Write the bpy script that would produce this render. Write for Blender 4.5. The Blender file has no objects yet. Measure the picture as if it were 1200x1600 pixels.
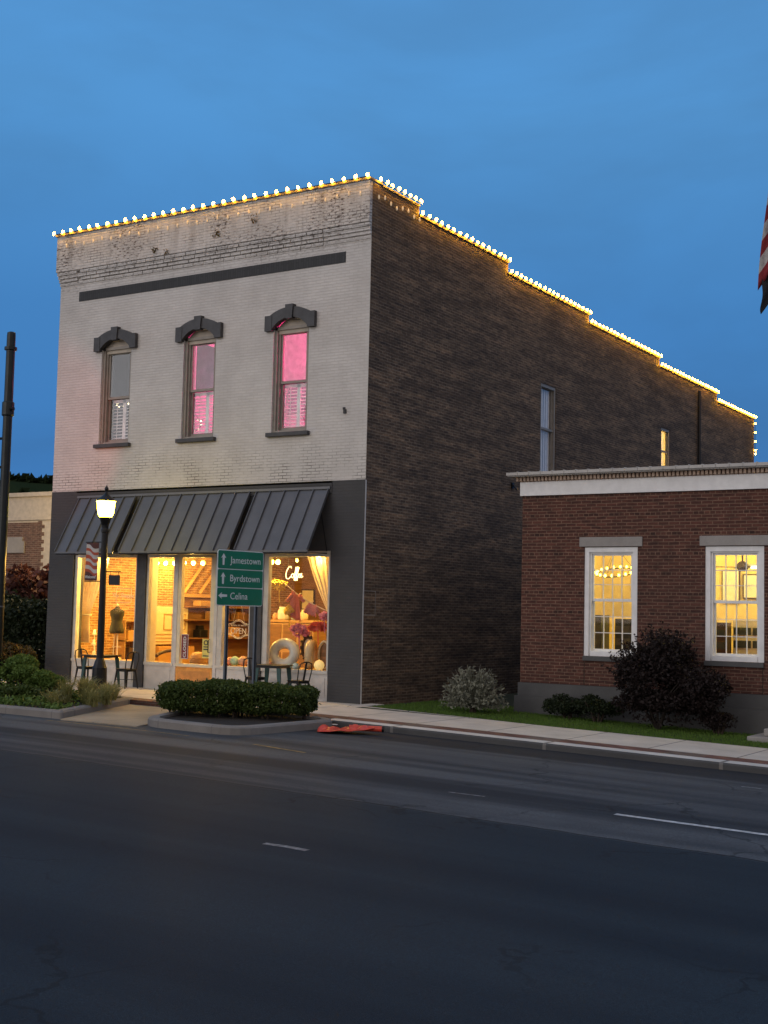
import bpy, bmesh, math, random
import numpy as np
from mathutils import Vector, Matrix
R = math.radians
random.seed(7); rng = np.random.default_rng(7)
scene = bpy.context.scene
COL = scene.collection

# ------------------------------------------------------------------ camera
cam_d = bpy.data.cameras.new('camera'); cam = bpy.data.objects.new('camera', cam_d); COL.objects.link(cam)
cam.location = (15.4738, -23.7936, 1.9648)
_y, _p, _r = R(32.2035), R(4.3923), R(1.29786)
cam.matrix_world = (Matrix.Translation(cam.location) @ Matrix.Rotation(_y, 4, 'Z') @ Matrix.Rotation(_p, 4, 'X')
                    @ Matrix.Rotation(R(90), 4, 'X') @ Matrix.Rotation(_r, 4, 'Z'))
cam_d.sensor_fit = 'VERTICAL'; cam_d.sensor_height = 24.0; cam_d.lens = 24.0 * 2047.9 / 1600
cam_d.clip_start = 0.1; cam_d.clip_end = 3000
scene.camera = cam

# ------------------------------------------------------------------ world (dusk sky)
world = bpy.data.worlds.new("World"); scene.world = world; world.use_nodes = True
def build_world():
    nt = world.node_tree; N = nt.nodes; L = nt.links; N.clear()
    out = N.new('ShaderNodeOutputWorld'); bg = N.new('ShaderNodeBackground'); L.new(bg.outputs[0], out.inputs[0])
    sky = N.new('ShaderNodeTexSky'); sky.sky_type = 'NISHITA'; sky.sun_disc = False
    sky.sun_elevation = R(2.0); sky.sun_rotation = R(204); sky.altitude = 300; sky.air_density = 1.2; sky.ozone_density = 4.0
    tc = N.new('ShaderNodeTexCoord')
    sep = N.new('ShaderNodeSeparateXYZ'); L.new(tc.outputs['Generated'], sep.inputs[0])
    ramp = N.new('ShaderNodeValToRGB'); L.new(sep.outputs['Z'], ramp.inputs[0])
    e = ramp.color_ramp.elements
    e[0].position = 0.0; e[0].color = (0.048, 0.200, 0.50, 1)
    e[1].position = 1.0; e[1].color = (0.11, 0.33, 0.68, 1)
    for p, c in ((0.10, (0.043, 0.186, 0.49, 1)), (0.22, (0.054, 0.208, 0.50, 1)), (0.36, (0.086, 0.295, 0.63, 1)), (0.5, (0.095, 0.320, 0.690, 1))):
        x = e.new(p); x.color = c
    # after-glow towards the set sun (behind the viewer)
    dot = N.new('ShaderNodeVectorMath'); dot.operation = 'DOT_PRODUCT'; L.new(tc.outputs['Generated'], dot.inputs[0]); dot.inputs[1].default_value = (0.42, -0.88, 0.22)
    mr = N.new('ShaderNodeMapRange'); mr.interpolation_type = 'SMOOTHSTEP'; L.new(dot.outputs['Value'], mr.inputs[0]); mr.inputs[1].default_value = -0.42; mr.inputs[2].default_value = 0.85
    glow = N.new('ShaderNodeMix'); glow.data_type = 'RGBA'; L.new(mr.outputs[0], glow.inputs[0]); L.new(ramp.outputs[0], glow.inputs[6]); glow.inputs[7].default_value = (0.62, 0.575, 0.575, 1)
    # cloud bands
    mp = N.new('ShaderNodeMapping'); L.new(tc.outputs['Generated'], mp.inputs[0]); mp.inputs['Scale'].default_value = (1.0, 1.0, 2.6); mp.inputs['Rotation'].default_value = (0.25, 0.1, 0)
    nz = N.new('ShaderNodeTexNoise'); L.new(mp.outputs[0], nz.inputs[0]); nz.inputs['Scale'].default_value = 2.6; nz.inputs['Detail'].default_value = 6; nz.inputs['Roughness'].default_value = 0.5; nz.inputs['Distortion'].default_value = 0.4
    cr = N.new('ShaderNodeMapRange'); cr.interpolation_type = 'SMOOTHSTEP'; L.new(nz.outputs[0], cr.inputs[0]); cr.inputs[1].default_value = 0.40; cr.inputs[2].default_value = 0.66; cr.inputs[3].default_value = 0.0; cr.inputs[4].default_value = 1.0
    cm = N.new('ShaderNodeMix'); cm.data_type = 'RGBA'; cm.blend_type = 'MULTIPLY'; L.new(cr.outputs[0], cm.inputs[0]); L.new(glow.outputs[2], cm.inputs[6]); cm.inputs[7].default_value = (0.89, 0.83, 0.81, 1)
    sm = N.new('ShaderNodeVectorMath'); sm.operation = 'SCALE'; L.new(sky.outputs[0], sm.inputs[0]); sm.inputs['Scale'].default_value = 0.03
    ad = N.new('ShaderNodeVectorMath'); ad.operation = 'ADD'; L.new(sm.outputs[0], ad.inputs[0]); L.new(cm.outputs[2], ad.inputs[1])
    L.new(ad.outputs[0], bg.inputs[0]); bg.inputs[1].default_value = 1.0
build_world()

sun_d = bpy.data.lights.new('sun', 'SUN'); sun = bpy.data.objects.new('sun', sun_d); COL.objects.link(sun)
sun_d.energy = 0.75; sun_d.angle = R(50); sun_d.color = (1.0, 0.95, 0.90)
_sd = Vector((0.42, 0.92, -0.16)); sun.rotation_euler = _sd.to_track_quat('-Z', 'Y').to_euler(); sun.location = (-20, -40, 20)

scene.view_settings.view_transform = 'Standard'; scene.view_settings.look = 'None'
scene.view_settings.exposure = 0; scene.view_settings.gamma = 1
scene.render.engine = 'CYCLES'
try:
    scene.cycles.use_denoising = True; scene.cycles.max_bounces = 7; scene.cycles.transparent_max_bounces = 16
    scene.cycles.sample_clamp_indirect = 6; scene.cycles.caustics_reflective = False; scene.cycles.caustics_refractive = False
except Exception: pass

# ------------------------------------------------------------------ materials
def nm(name):
    m = bpy.data.materials.new(name); m.use_nodes = True
    return m, m.node_tree.nodes, m.node_tree.links, m.node_tree.nodes['Principled BSDF']
def wpos(N, L, mode='pos', scale=(1, 1, 1)):
    g = N.new('ShaderNodeNewGeometry')
    if mode == 'pos': src = g.outputs['Position']
    else:   # wall coordinates (x+y, z)
        s = N.new('ShaderNodeSeparateXYZ'); L.new(g.outputs['Position'], s.inputs[0])
        a = N.new('ShaderNodeMath'); a.operation = 'ADD'; L.new(s.outputs[0], a.inputs[0]); L.new(s.outputs[1], a.inputs[1])
        c = N.new('ShaderNodeCombineXYZ')
        if mode == 'wall': L.new(a.outputs[0], c.inputs[0]); L.new(s.outputs[2], c.inputs[1])
        else: L.new(s.outputs[2], c.inputs[0]); L.new(a.outputs[0], c.inputs[1])
        src = c.outputs[0]
    m = N.new('ShaderNodeMapping'); L.new(src, m.inputs[0]); m.inputs['Scale'].default_value = scale
    return m.outputs[0]
def noise(N, L, vec, scale, detail=4, rough=0.55):
    n = N.new('ShaderNodeTexNoise'); L.new(vec, n.inputs[0]); n.inputs['Scale'].default_value = scale
    n.inputs['Detail'].default_value = detail; n.inputs['Roughness'].default_value = rough
    return n.outputs[0]
def rng_(N, L, v, a, b, c=0.0, d=1.0, smooth=False):
    m = N.new('ShaderNodeMapRange'); L.new(v, m.inputs[0])
    if smooth: m.interpolation_type = 'SMOOTHSTEP'
    for i, x in enumerate((a, b, c, d)): m.inputs[i + 1].default_value = x
    return m.outputs[0]
def mix(N, L, f, a, b, mode='MIX'):
    m = N.new('ShaderNodeMix'); m.data_type = 'RGBA'; m.blend_type = mode
    for i, v in ((0, f), (6, a), (7, b)):
        if hasattr(v, 'links') or hasattr(v, 'is_linked'): L.new(v, m.inputs[i])
        elif i == 0: m.inputs[0].default_value = v
        else: m.inputs[i].default_value = tuple(v) + (1,) if len(v) == 3 else v
    return m.outputs[2]
def bump(N, L, bs, h, strength=0.4, dist=0.01):
    b = N.new('ShaderNodeBump'); L.new(h, b.inputs['Height']); b.inputs['Strength'].default_value = strength; b.inputs['Distance'].default_value = dist
    L.new(b.outputs[0], bs.inputs['Normal'])
def plain(name, c, rough=0.6, metal=0.0, var=0.15, scale=6.0, bmp=0.0, spec=0.5):
    m, N, L, b = nm(name)
    v = wpos(N, L)
    n = noise(N, L, v, scale)
    d = tuple(x * (1 - var * 1.6) for x in c); l = tuple(min(1, x * (1 + var)) for x in c)
    L.new(mix(N, L, rng_(N, L, n, 0.3, 0.7), d, l), b.inputs['Base Color'])
    b.inputs['Roughness'].default_value = rough; b.inputs['Metallic'].default_value = metal
    b.inputs['Specular IOR Level'].default_value = spec
    if bmp: bump(N, L, b, noise(N, L, v, scale * 8), bmp, 0.01)
    return m
def emit(name, c, s, base=(0.8, 0.8, 0.8)):
    m, N, L, b = nm(name)
    b.inputs['Base Color'].default_value = (*base, 1); b.inputs['Emission Color'].default_value = (*c, 1); b.inputs['Emission Strength'].default_value = s
    return m
def brick_tex(N, L, vec, bw=0.225, rh=0.0677, mort=0.010, c1=(0, 0, 0), c2=(1, 1, 1), cm=(0.5, 0.5, 0.5), bias=0.0):
    t = N.new('ShaderNodeTexBrick'); L.new(vec, t.inputs[0])
    t.inputs['Scale'].default_value = 1.0; t.inputs['Brick Width'].default_value = bw; t.inputs['Row Height'].default_value = rh
    t.inputs['Mortar Size'].default_value = mort; t.inputs['Mortar Smooth'].default_value = 0.3; t.inputs['Bias'].default_value = bias
    t.inputs['Color1'].default_value = (*c1, 1); t.inputs['Color2'].default_value = (*c2, 1); t.inputs['Mortar'].default_value = (*cm, 1)
    return t
def m_painted(name='painted_brick', base=(0.72, 0.69, 0.655), dark=(0.56, 0.53, 0.50), crack=True):
    m, N, L, b = nm(name)
    v = wpos(N, L, 'wall'); p = wpos(N, L)
    t = brick_tex(N, L, v, mort=0.009, c1=(0.94,) * 3, c2=(1, 1, 1), cm=(0.90, 0.885, 0.87))
    n1 = noise(N, L, p, 0.9, 6, 0.65)
    col = mix(N, L, rng_(N, L, n1, 0.35, 0.75), base, dark)
    col = mix(N, L, 1.0, col, t.outputs[0], 'MULTIPLY')
    if crack:
        # weathered patches: open joints and flaked paint in bands
        s = N.new('ShaderNodeSeparateXYZ'); L.new(v, s.inputs[0])
        up = rng_(N, L, s.outputs[1], 9.6, 10.9, 0, 1, True)
        lo = rng_(N, L, s.outputs[1], 5.9, 5.2, 0, 1, True)
        a = N.new('ShaderNodeMath'); a.operation = 'MAXIMUM'; L.new(up, a.inputs[0]); L.new(lo, a.inputs[1])
        n2 = noise(N, L, p, 1.7, 5, 0.7)
        n2m = rng_(N, L, n2, 0.44, 0.66, 0, 1)
        mu = N.new('ShaderNodeMath'); mu.operation = 'MULTIPLY'; L.new(a.outputs[0], mu.inputs[0]); L.new(n2m, mu.inputs[1])
        jt = N.new('ShaderNodeMath'); jt.operation = 'MULTIPLY'; L.new(mu.outputs[0], jt.inputs[0]); L.new(t.outputs['Fac'], jt.inputs[1])
        col = mix(N, L, jt.outputs[0], col, (0.10, 0.085, 0.07))
        vs = wpos(N, L, 'wall', (9, 22, 1))
        n3 = rng_(N, L, noise(N, L, vs, 1.0, 3, 0.6), 0.535, 0.61, 0, 1)
        mu2 = N.new('ShaderNodeMath'); mu2.operation = 'MULTIPLY'; L.new(n3, mu2.inputs[0]); L.new(up, mu2.inputs[1])
        n4 = rng_(N, L, noise(N, L, p, 0.45, 3), 0.46, 0.56, 0, 1.0)
        mu3 = N.new('ShaderNodeMath'); mu3.operation = 'MULTIPLY'; L.new(mu2.outputs[0], mu3.inputs[0]); L.new(n4, mu3.inputs[1])
        col = mix(N, L, mu3.outputs[0], col, (0.09, 0.06, 0.045))
        # run-off streaks under the coping and the sills
        vst = wpos(N, L, 'wall', (3.2, 0.28, 1))
        st = rng_(N, L, noise(N, L, vst, 1.0, 4, 0.6), 0.48, 0.70, 0, 0.42)
        mu4 = N.new('ShaderNodeMath'); mu4.operation = 'MULTIPLY'; L.new(st, mu4.inputs[0]); L.new(up, mu4.inputs[1])
        col = mix(N, L, mu4.outputs[0], col, (0.20, 0.16, 0.13))
    L.new(col, b.inputs['Base Color']); b.inputs['Roughness'].default_value = 0.7
    inv = N.new('ShaderNodeMath'); inv.operation = 'SUBTRACT'; inv.inputs[0].default_value = 1; L.new(t.outputs['Fac'], inv.inputs[1])
    ad = N.new('ShaderNodeMath'); ad.operation = 'MULTIPLY_ADD'; L.new(noise(N, L, p, 14), ad.inputs[0]); ad.inputs[1].default_value = 0.5; L.new(inv.outputs[0], ad.inputs[2])
    bump(N, L, b, ad.outputs[0], 0.7, 0.012)
    return m
def m_brick(name, c1, c2, cm, mort=0.010, mottle=0.0, stain=0.5, specks=0.0, bw=0.225, rh=0.0677, headers=False, stainc=(0.03, 0.022, 0.018), bmp=0.6):
    m, N, L, b = nm(name)
    v = wpos(N, L, 'wall'); p = wpos(N, L)
    # slight waviness of the courses
    t = brick_tex(N, L, v, bw, rh, mort, c1, c2, cm)
    col = t.outputs[0]; fac = t.outputs['Fac']
    if headers:   # every sixth course a header course
        t2 = brick_tex(N, L, v, bw * 0.5, rh, mort, tuple(x * 0.62 for x in c1), c2, cm)
        s = N.new('ShaderNodeSeparateXYZ'); L.new(v, s.inputs[0])
        d = N.new('ShaderNodeMath'); d.operation = 'DIVIDE'; L.new(s.outputs[1], d.inputs[0]); d.inputs[1].default_value = rh * 6
        fr = N.new('ShaderNodeMath'); fr.operation = 'FRACT'; L.new(d.outputs[0], fr.inputs[0])
        lt = N.new('ShaderNodeMath'); lt.operation = 'LESS_THAN'; L.new(fr.outputs[0], lt.inputs[0]); lt.inputs[1].default_value = 1 / 6
        col = mix(N, L, lt.outputs[0], col, t2.outputs[0])
    n1 = noise(N, L, p, 0.35, 6, 0.7)
    col = mix(N, L, rng_(N, L, n1, 0.4, 0.72, 0, stain), col, stainc)
    vb = wpos(N, L, 'wall', (1 / (bw * 1.3), 1 / (rh * 1.1), 1))
    n2 = noise(N, L, vb, 1.1, 3, 0.6)
    col = mix(N, L, rng_(N, L, n2, 0.30, 0.72, 0.0, 1.0), mix(N, L, 1.0, col, (0.50, 0.47, 0.46), 'MULTIPLY'), mix(N, L, 1.0, col, (1.35, 1.25, 1.2), 'MULTIPLY'))
    if mottle:   # mixed firings and repairs: whole runs of courses lighter or darker
        vm = wpos(N, L, 'wall', (0.55, 3.4, 1)); n5 = noise(N, L, vm, 1.0, 6, 0.72)
        col = mix(N, L, rng_(N, L, n5, 0.40, 0.52, mottle, 0.0), col, mix(N, L, 1.0, col, (0.34, 0.31, 0.30), 'MULTIPLY'))
        col = mix(N, L, rng_(N, L, n5, 0.52, 0.64, 0.0, mottle), col, mix(N, L, 1.0, col, (1.9, 1.75, 1.6), 'MULTIPLY'))
        vc = wpos(N, L, 'wall', (0.30, 16, 1)); n6 = rng_(N, L, noise(N, L, vc, 1.0, 4, 0.7), 0.60, 0.68, 0, 0.75 * mottle)
        col = mix(N, L, n6, col, (0.012, 0.009, 0.008))
        vc2 = wpos(N, L, 'wall', (0.45, 13.5, 1)); n7 = rng_(N, L, noise(N, L, vc2, 1.3, 4, 0.7), 0.62, 0.70, 0, 0.6 * mottle)
        col = mix(N, L, n7, col, (0.23, 0.175, 0.135))
    if specks:
        vs = wpos(N, L, 'wall', (5, 9, 1))
        n3 = rng_(N, L, noise(N, L, vs, 1.0, 2, 0.5), 0.765, 0.79, 0, specks)
        col = mix(N, L, n3, col, (0.30, 0.26, 0.23))
    L.new(col, b.inputs['Base Color']); b.inputs['Roughness'].default_value = 0.85
    inv = N.new('ShaderNodeMath'); inv.operation = 'SUBTRACT'; inv.inputs[0].default_value = 1; L.new(fac, inv.inputs[1])
    ad = N.new('ShaderNodeMath'); ad.operation = 'MULTIPLY_ADD'; L.new(n2, ad.inputs[0]); ad.inputs[1].default_value = 0.8; L.new(inv.outputs[0], ad.inputs[2])
    bump(N, L, b, ad.outputs[0], bmp, 0.014)
    return m
def m_glass(name, refl=0.10, tint=(1, 1, 1)):
    m, N, L, b = nm(name); N.remove(b); out = N['Material Output']
    tr = N.new('ShaderNodeBsdfTransparent'); tr.inputs[0].default_value = (*tint, 1)
    gl = N.new('ShaderNodeBsdfGlossy'); gl.inputs['Roughness'].default_value = 0.02; gl.inputs[0].default_value = (0.95, 0.97, 1, 1)
    # thin sheet: Schlick reflectance, the same from either face
    ge = N.new('ShaderNodeNewGeometry'); dt = N.new('ShaderNodeVectorMath'); dt.operation = 'DOT_PRODUCT'; L.new(ge.outputs['Normal'], dt.inputs[0]); L.new(ge.outputs['Incoming'], dt.inputs[1])
    ab = N.new('ShaderNodeMath'); ab.operation = 'ABSOLUTE'; L.new(dt.outputs['Value'], ab.inputs[0])
    om_ = N.new('ShaderNodeMath'); om_.operation = 'SUBTRACT'; om_.inputs[0].default_value = 1; L.new(ab.outputs[0], om_.inputs[1])
    pw = N.new('ShaderNodeMath'); pw.operation = 'POWER'; L.new(om_.outputs[0], pw.inputs[0]); pw.inputs[1].default_value = 5
    mu = N.new('ShaderNodeMath'); mu.operation = 'MULTIPLY_ADD'; L.new(pw.outputs[0], mu.inputs[0]); mu.inputs[1].default_value = 0.95; mu.inputs[2].default_value = refl
    mu.use_clamp = True
    ms = N.new('ShaderNodeMixShader'); L.new(mu.outputs[0], ms.inputs[0]); L.new(tr.outputs[0], ms.inputs[1]); L.new(gl.outputs[0], ms.inputs[2]); L.new(ms.outputs[0], out.inputs[0])
    return m
def m_transl(name, c, w=0.5):
    m, N, L, b = nm(name); out = N['Material Output']
    v = wpos(N, L); n = noise(N, L, v, 9)
    col = mix(N, L, rng_(N, L, n, 0.3, 0.7), tuple(x * 0.8 for x in c), c)
    L.new(col, b.inputs['Base Color']); b.inputs['Roughness'].default_value = 0.9
    t = N.new('ShaderNodeBsdfTranslucent'); L.new(col, t.inputs[0])
    ms = N.new('ShaderNodeMixShader'); ms.inputs[0].default_value = w; L.new(b.outputs[0], ms.inputs[1]); L.new(t.outputs[0], ms.inputs[2]); L.new(ms.outputs[0], out.inputs[0])
    return m
def m_leaf(name, a, c, d=None, transl=0.3):
    m, N, L, b = nm(name); out = N['Material Output']
    v = wpos(N, L)
    col = mix(N, L, rng_(N, L, noise(N, L, v, 7, 3), 0.3, 0.7), a, c)
    if d: col = mix(N, L, rng_(N, L, noise(N, L, v, 31, 2), 0.5, 0.72), col, d)
    L.new(col, b.inputs['Base Color']); b.inputs['Roughness'].default_value = 0.6; b.inputs['Specular IOR Level'].default_value = 0.25
    t = N.new('ShaderNodeBsdfTranslucent'); L.new(col, t.inputs[0])
    ms = N.new('ShaderNodeMixShader'); ms.inputs[0].default_value = transl; L.new(b.outputs[0], ms.inputs[1]); L.new(t.outputs[0], ms.inputs[2]); L.new(ms.outputs[0], out.inputs[0])
    return m
def m_asphalt():
    m, N, L, b = nm('asphalt')
    p = wpos(N, L); ps = wpos(N, L, 'pos', (0.028, 0.85, 1))
    g = noise(N, L, p, 150, 2); gm = noise(N, L, p, 38, 3, 0.7); g2 = noise(N, L, p, 0.8, 5, 0.6); st = noise(N, L, ps, 1.0, 3, 0.5)
    s = N.new('ShaderNodeSeparateXYZ'); L.new(p, s.inputs[0])
    wob = N.new('ShaderNodeMath'); wob.operation = 'MULTIPLY_ADD'; L.new(noise(N, L, p, 1.6, 4), wob.inputs[0]); wob.inputs[1].default_value = 0.16; L.new(s.outputs[1], wob.inputs[2])
    newer = rng_(N, L, wob.outputs[0], -10.46, -10.56, 0, 1)
    col = mix(N, L, rng_(N, L, st, 0.40, 0.60, 0, 1, True), (0.026, 0.030, 0.036), (0.088, 0.092, 0.097))
    col = mix(N, L, newer, col, mix(N, L, rng_(N, L, st, 0.38, 0.62), (0.015, 0.021, 0.028), (0.023, 0.032, 0.040)))
    kerb = rng_(N, L, wob.outputs[0], -4.75, -4.6, 0, 0.85)      # dark strip of new tar next to the kerb
    col = mix(N, L, kerb, col, (0.026, 0.027, 0.031))
    seam = N.new('ShaderNodeMath'); seam.operation = 'COMPARE'; L.new(wob.outputs[0], seam.inputs[0]); seam.inputs[1].default_value = -10.49; seam.inputs[2].default_value = 0.022
    col = mix(N, L, seam.outputs[0], col, (0.012, 0.013, 0.015))
    col = mix(N, L, rng_(N, L, g2, 0.5, 0.8, 0, 0.4), col, (0.022, 0.024, 0.028))
    col = mix(N, L, rng_(N, L, gm, 0.34, 0.66, 0, 1), mix(N, L, 1.0, col, (0.72, 0.72, 0.72), 'MULTIPLY'), mix(N, L, 1.0, col, (1.30, 1.30, 1.30), 'MULTIPLY'))
    col = mix(N, L, rng_(N, L, g, 0.34, 0.66, 0, 1), mix(N, L, 1.0, col, (0.66, 0.66, 0.66), 'MULTIPLY'), mix(N, L, 1.0, col, (1.45, 1.45, 1.45), 'MULTIPLY'))
    # hairline cracks
    vo = N.new('ShaderNodeTexVoronoi'); vo.feature = 'DISTANCE_TO_EDGE'; vo.inputs['Scale'].default_value = 0.30
    dv = N.new('ShaderNodeVectorMath'); dv.operation = 'ADD'; L.new(p, dv.inputs[0]); nn = N.new('ShaderNodeTexNoise'); L.new(p, nn.inputs[0]); nn.inputs['Scale'].default_value = 1.2; nn.inputs['Detail'].default_value = 5
    sc_ = N.new('ShaderNodeVectorMath'); sc_.operation = 'SCALE'; L.new(nn.outputs['Color'], sc_.inputs[0]); sc_.inputs['Scale'].default_value = 1.1; L.new(sc_.outputs[0], dv.inputs[1]); L.new(dv.outputs[0], vo.inputs['Vector'])
    ck = rng_(N, L, vo.outputs['Distance'], 0.0035, 0.007, 0.55, 0.0); ckm = N.new('ShaderNodeMath'); ckm.operation = 'MULTIPLY'; L.new(ck, ckm.inputs[0]); L.new(rng_(N, L, noise(N, L, p, 0.35, 2), 0.48, 0.56), ckm.inputs[1])
    col = mix(N, L, ckm.outputs[0], col, (0.010, 0.011, 0.012))
    sp = wpos(N, L, 'pos', (0.8, 4.0, 1)); sc = rng_(N, L, noise(N, L, sp, 1.0, 6, 0.75), 0.715, 0.78, 0, 0.35)
    col = mix(N, L, sc, col, (0.12, 0.12, 0.12))
    L.new(col, b.inputs['Base Color'])
    L.new(rng_(N, L, gm, 0.3, 0.7, 0.74, 0.90), b.inputs['Roughness']); b.inputs['Specular IOR Level'].default_value = 0.14
    bump(N, L, b, g, 0.5, 0.006)
    return m
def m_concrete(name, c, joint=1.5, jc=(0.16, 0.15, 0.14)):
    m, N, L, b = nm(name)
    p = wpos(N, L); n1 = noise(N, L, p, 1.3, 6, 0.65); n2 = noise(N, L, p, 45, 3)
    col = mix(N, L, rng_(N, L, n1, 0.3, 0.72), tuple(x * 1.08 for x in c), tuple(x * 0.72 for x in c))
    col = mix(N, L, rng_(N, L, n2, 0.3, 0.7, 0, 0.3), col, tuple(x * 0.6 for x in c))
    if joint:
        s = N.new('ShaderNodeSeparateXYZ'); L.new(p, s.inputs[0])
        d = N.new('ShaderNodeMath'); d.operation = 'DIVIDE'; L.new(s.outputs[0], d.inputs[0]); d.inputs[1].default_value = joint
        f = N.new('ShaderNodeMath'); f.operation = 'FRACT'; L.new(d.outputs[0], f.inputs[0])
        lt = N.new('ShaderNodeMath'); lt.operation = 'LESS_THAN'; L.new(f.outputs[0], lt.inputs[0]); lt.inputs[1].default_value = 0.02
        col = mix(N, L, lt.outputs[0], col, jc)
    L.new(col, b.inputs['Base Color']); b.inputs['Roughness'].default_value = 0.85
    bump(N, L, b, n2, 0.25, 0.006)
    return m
def m_wood(name, a, c):
    m, N, L, b = nm(name)
    v = wpos(N, L, 'pos', (1.2, 1.2, 9))
    L.new(mix(N, L, rng_(N, L, noise(N, L, v, 2.2, 5, 0.6), 0.3, 0.7), a, c), b.inputs['Base Color']); b.inputs['Roughness'].default_value = 0.6
    return m

M = {}
M['painted'] = m_painted()
M['base_dark'] = m_painted('dark_painted_brick', (0.060, 0.060, 0.064), (0.045, 0.045, 0.048), False)
M['old_brick'] = m_brick('old_brown_brick', (0.088, 0.053, 0.030), (0.190, 0.124, 0.070), (0.240, 0.190, 0.130), 0.011, 0.62, 0.40, 0.9, stainc=(0.050, 0.036, 0.022))
M['red_brick'] = m_brick('red_brick', (0.074, 0.027, 0.019), (0.118, 0.043, 0.029), (0.205, 0.130, 0.092), 0.0085, 0.0, 0.25, headers=True)
M['in_brick'] = m_brick('interior_brick', (0.36, 0.19, 0.07), (0.52, 0.28, 0.10), (0.62, 0.46, 0.26), 0.012, 0.0, 0.2, bmp=0.4)
M['far_brick'] = m_brick('dull_brick', (0.13, 0.07, 0.05), (0.18, 0.10, 0.07), (0.25, 0.19, 0.15), 0.012, 0.0, 0.3)
M['charcoal'] = plain('charcoal_paint', (0.050, 0.050, 0.054), 0.55, var=0.2, bmp=0.15)
m, N, L, b = nm('soldier_course'); v = wpos(N, L, 'rot'); t = brick_tex(N, L, v, 0.30, 0.0705, 0.009, (0.013,) * 3, (0.024, 0.024, 0.026), (0.004,) * 3)
L.new(t.outputs[0], b.inputs['Base Color']); b.inputs['Roughness'].default_value = 0.6; M['soldier'] = m
M['trim'] = plain('taupe_trim_paint', (0.30, 0.265, 0.225), 0.5, var=0.1)
M['cream'] = plain('cream_panel', (0.48, 0.42, 0.34), 0.6, var=0.1)
M['white'] = plain('white_paint', (0.80, 0.80, 0.80), 0.5, var=0.06)
M['offwhite'] = plain('offwhite_paint', (0.62, 0.585, 0.53), 0.6, var=0.08)
M['kick'] = plain('grey_white_panel', (0.64, 0.61, 0.58), 0.55, var=0.08)
M['stone'] = m_concrete('limestone', (0.34, 0.32, 0.30), 0)
M['palestone'] = m_concrete('pale_cap_stone', (0.56, 0.54, 0.51), 0)
M['darkstone'] = m_concrete('foundation_stone', (0.105, 0.105, 0.105), 0)
M['coping'] = m_concrete('roof_edge', (0.24, 0.20, 0.16), 0)
M['terra'] = plain('terracotta_dentil', (0.50, 0.37, 0.28), 0.7)
M['metal_roof'] = plain('slate_metal_sheet', (0.120, 0.124, 0.136), 0.42, 0.35, var=0.08, scale=2)
M['black'] = plain('black_metal', (0.013, 0.013, 0.014), 0.4, 0.4, var=0.2)
M['blackfab'] = plain('black_cloth', (0.015, 0.015, 0.018), 0.9)
M['greenpole'] = plain('dark_green_metal', (0.016, 0.020, 0.020), 0.3, 0.5, var=0.2)
M['galv'] = plain('galvanised_steel', (0.14, 0.16, 0.19), 0.5, 0.5)
M['teal'] = plain('teal_painted_steel', (0.012, 0.05, 0.05), 0.4, 0.3)
M['glass'] = m_glass('window_glass', 0.012)
M['glass_up'] = m_glass('upper_window_glass', 0.05)
M['shopglass'] = m_glass('shop_glass', 0.005)
M['asphalt'] = m_asphalt()
M['walk'] = m_concrete('pavement_concrete', (0.66, 0.60, 0.52), 1.5)
M['kerb'] = m_concrete('kerb_concrete', (0.66, 0.63, 0.58), 3.0)
M['kerbdark'] = m_concrete('weathered_kerb', (0.24, 0.22, 0.20), 1.2)
M['kerbface'] = m_concrete('dark_kerb_concrete', (0.075, 0.075, 0.075), 3.0)  # kerb face coloured darker than the kerb top
M['apron'] = m_concrete('ramp_concrete', (0.38, 0.31, 0.22), 1.3)
M['paver'] = m_brick('brick_paver', (0.135, 0.062, 0.048), (0.20, 0.09, 0.068), (0.16, 0.12, 0.10), 0.010, 0.0, 0.3)
M['soil'] = plain('mulch', (0.025, 0.018, 0.013), 0.95, scale=20, bmp=0.6)
M['lawnbase'] = plain('lawn_soil', (0.018, 0.030, 0.010), 0.95, scale=3)
M['grass'] = m_leaf('lawn_grass', (0.075, 0.155, 0.022), (0.13, 0.23, 0.036), (0.16, 0.23, 0.055))
M['box'] = m_leaf('boxwood_leaf', (0.030, 0.055, 0.012), (0.070, 0.105, 0.022), (0.105, 0.14, 0.03))
M['shrub'] = m_leaf('pale_green_leaf', (0.075, 0.135, 0.026), (0.13, 0.205, 0.042), (0.18, 0.25, 0.06))
M['weed'] = m_leaf('dry_weed', (0.10, 0.075, 0.03), (0.17, 0.12, 0.04))
M['orn'] = m_leaf('straw_grass', (0.16, 0.18, 0.05), (0.30, 0.28, 0.10), (0.42, 0.37, 0.18))
M['silver'] = m_leaf('silver_stem', (0.16, 0.165, 0.12), (0.26, 0.26, 0.20), None, 0.15)
M['darkbush'] = m_leaf('dark_purple_leaf', (0.012, 0.009, 0.009), (0.024, 0.015, 0.014), (0.035, 0.021, 0.019), 0.15)
M['darkgreen'] = m_leaf('dark_evergreen', (0.012, 0.020, 0.009), (0.024, 0.035, 0.013), None, 0.2)
M['redleaf'] = m_leaf('maroon_leaf', (0.060, 0.022, 0.018), (0.10, 0.035, 0.026), (0.12, 0.05, 0.03))
M['mixleaf'] = m_leaf('red_tipped_leaf', (0.035, 0.05, 0.015), (0.08, 0.055, 0.025), (0.14, 0.06, 0.03))
M['forest'] = m_leaf('forest_leaf', (0.016, 0.026, 0.013), (0.030, 0.042, 0.018), None, 0.1)
M['forest'].node_tree.nodes['Principled BSDF'].inputs['Specular IOR Level'].default_value = 0.0; M['forest'].node_tree.nodes['Principled BSDF'].inputs['Roughness'].default_value = 1.0
M['bark'] = plain('bark', (0.05, 0.035, 0.025), 0.95, scale=18, bmp=0.5)
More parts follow.
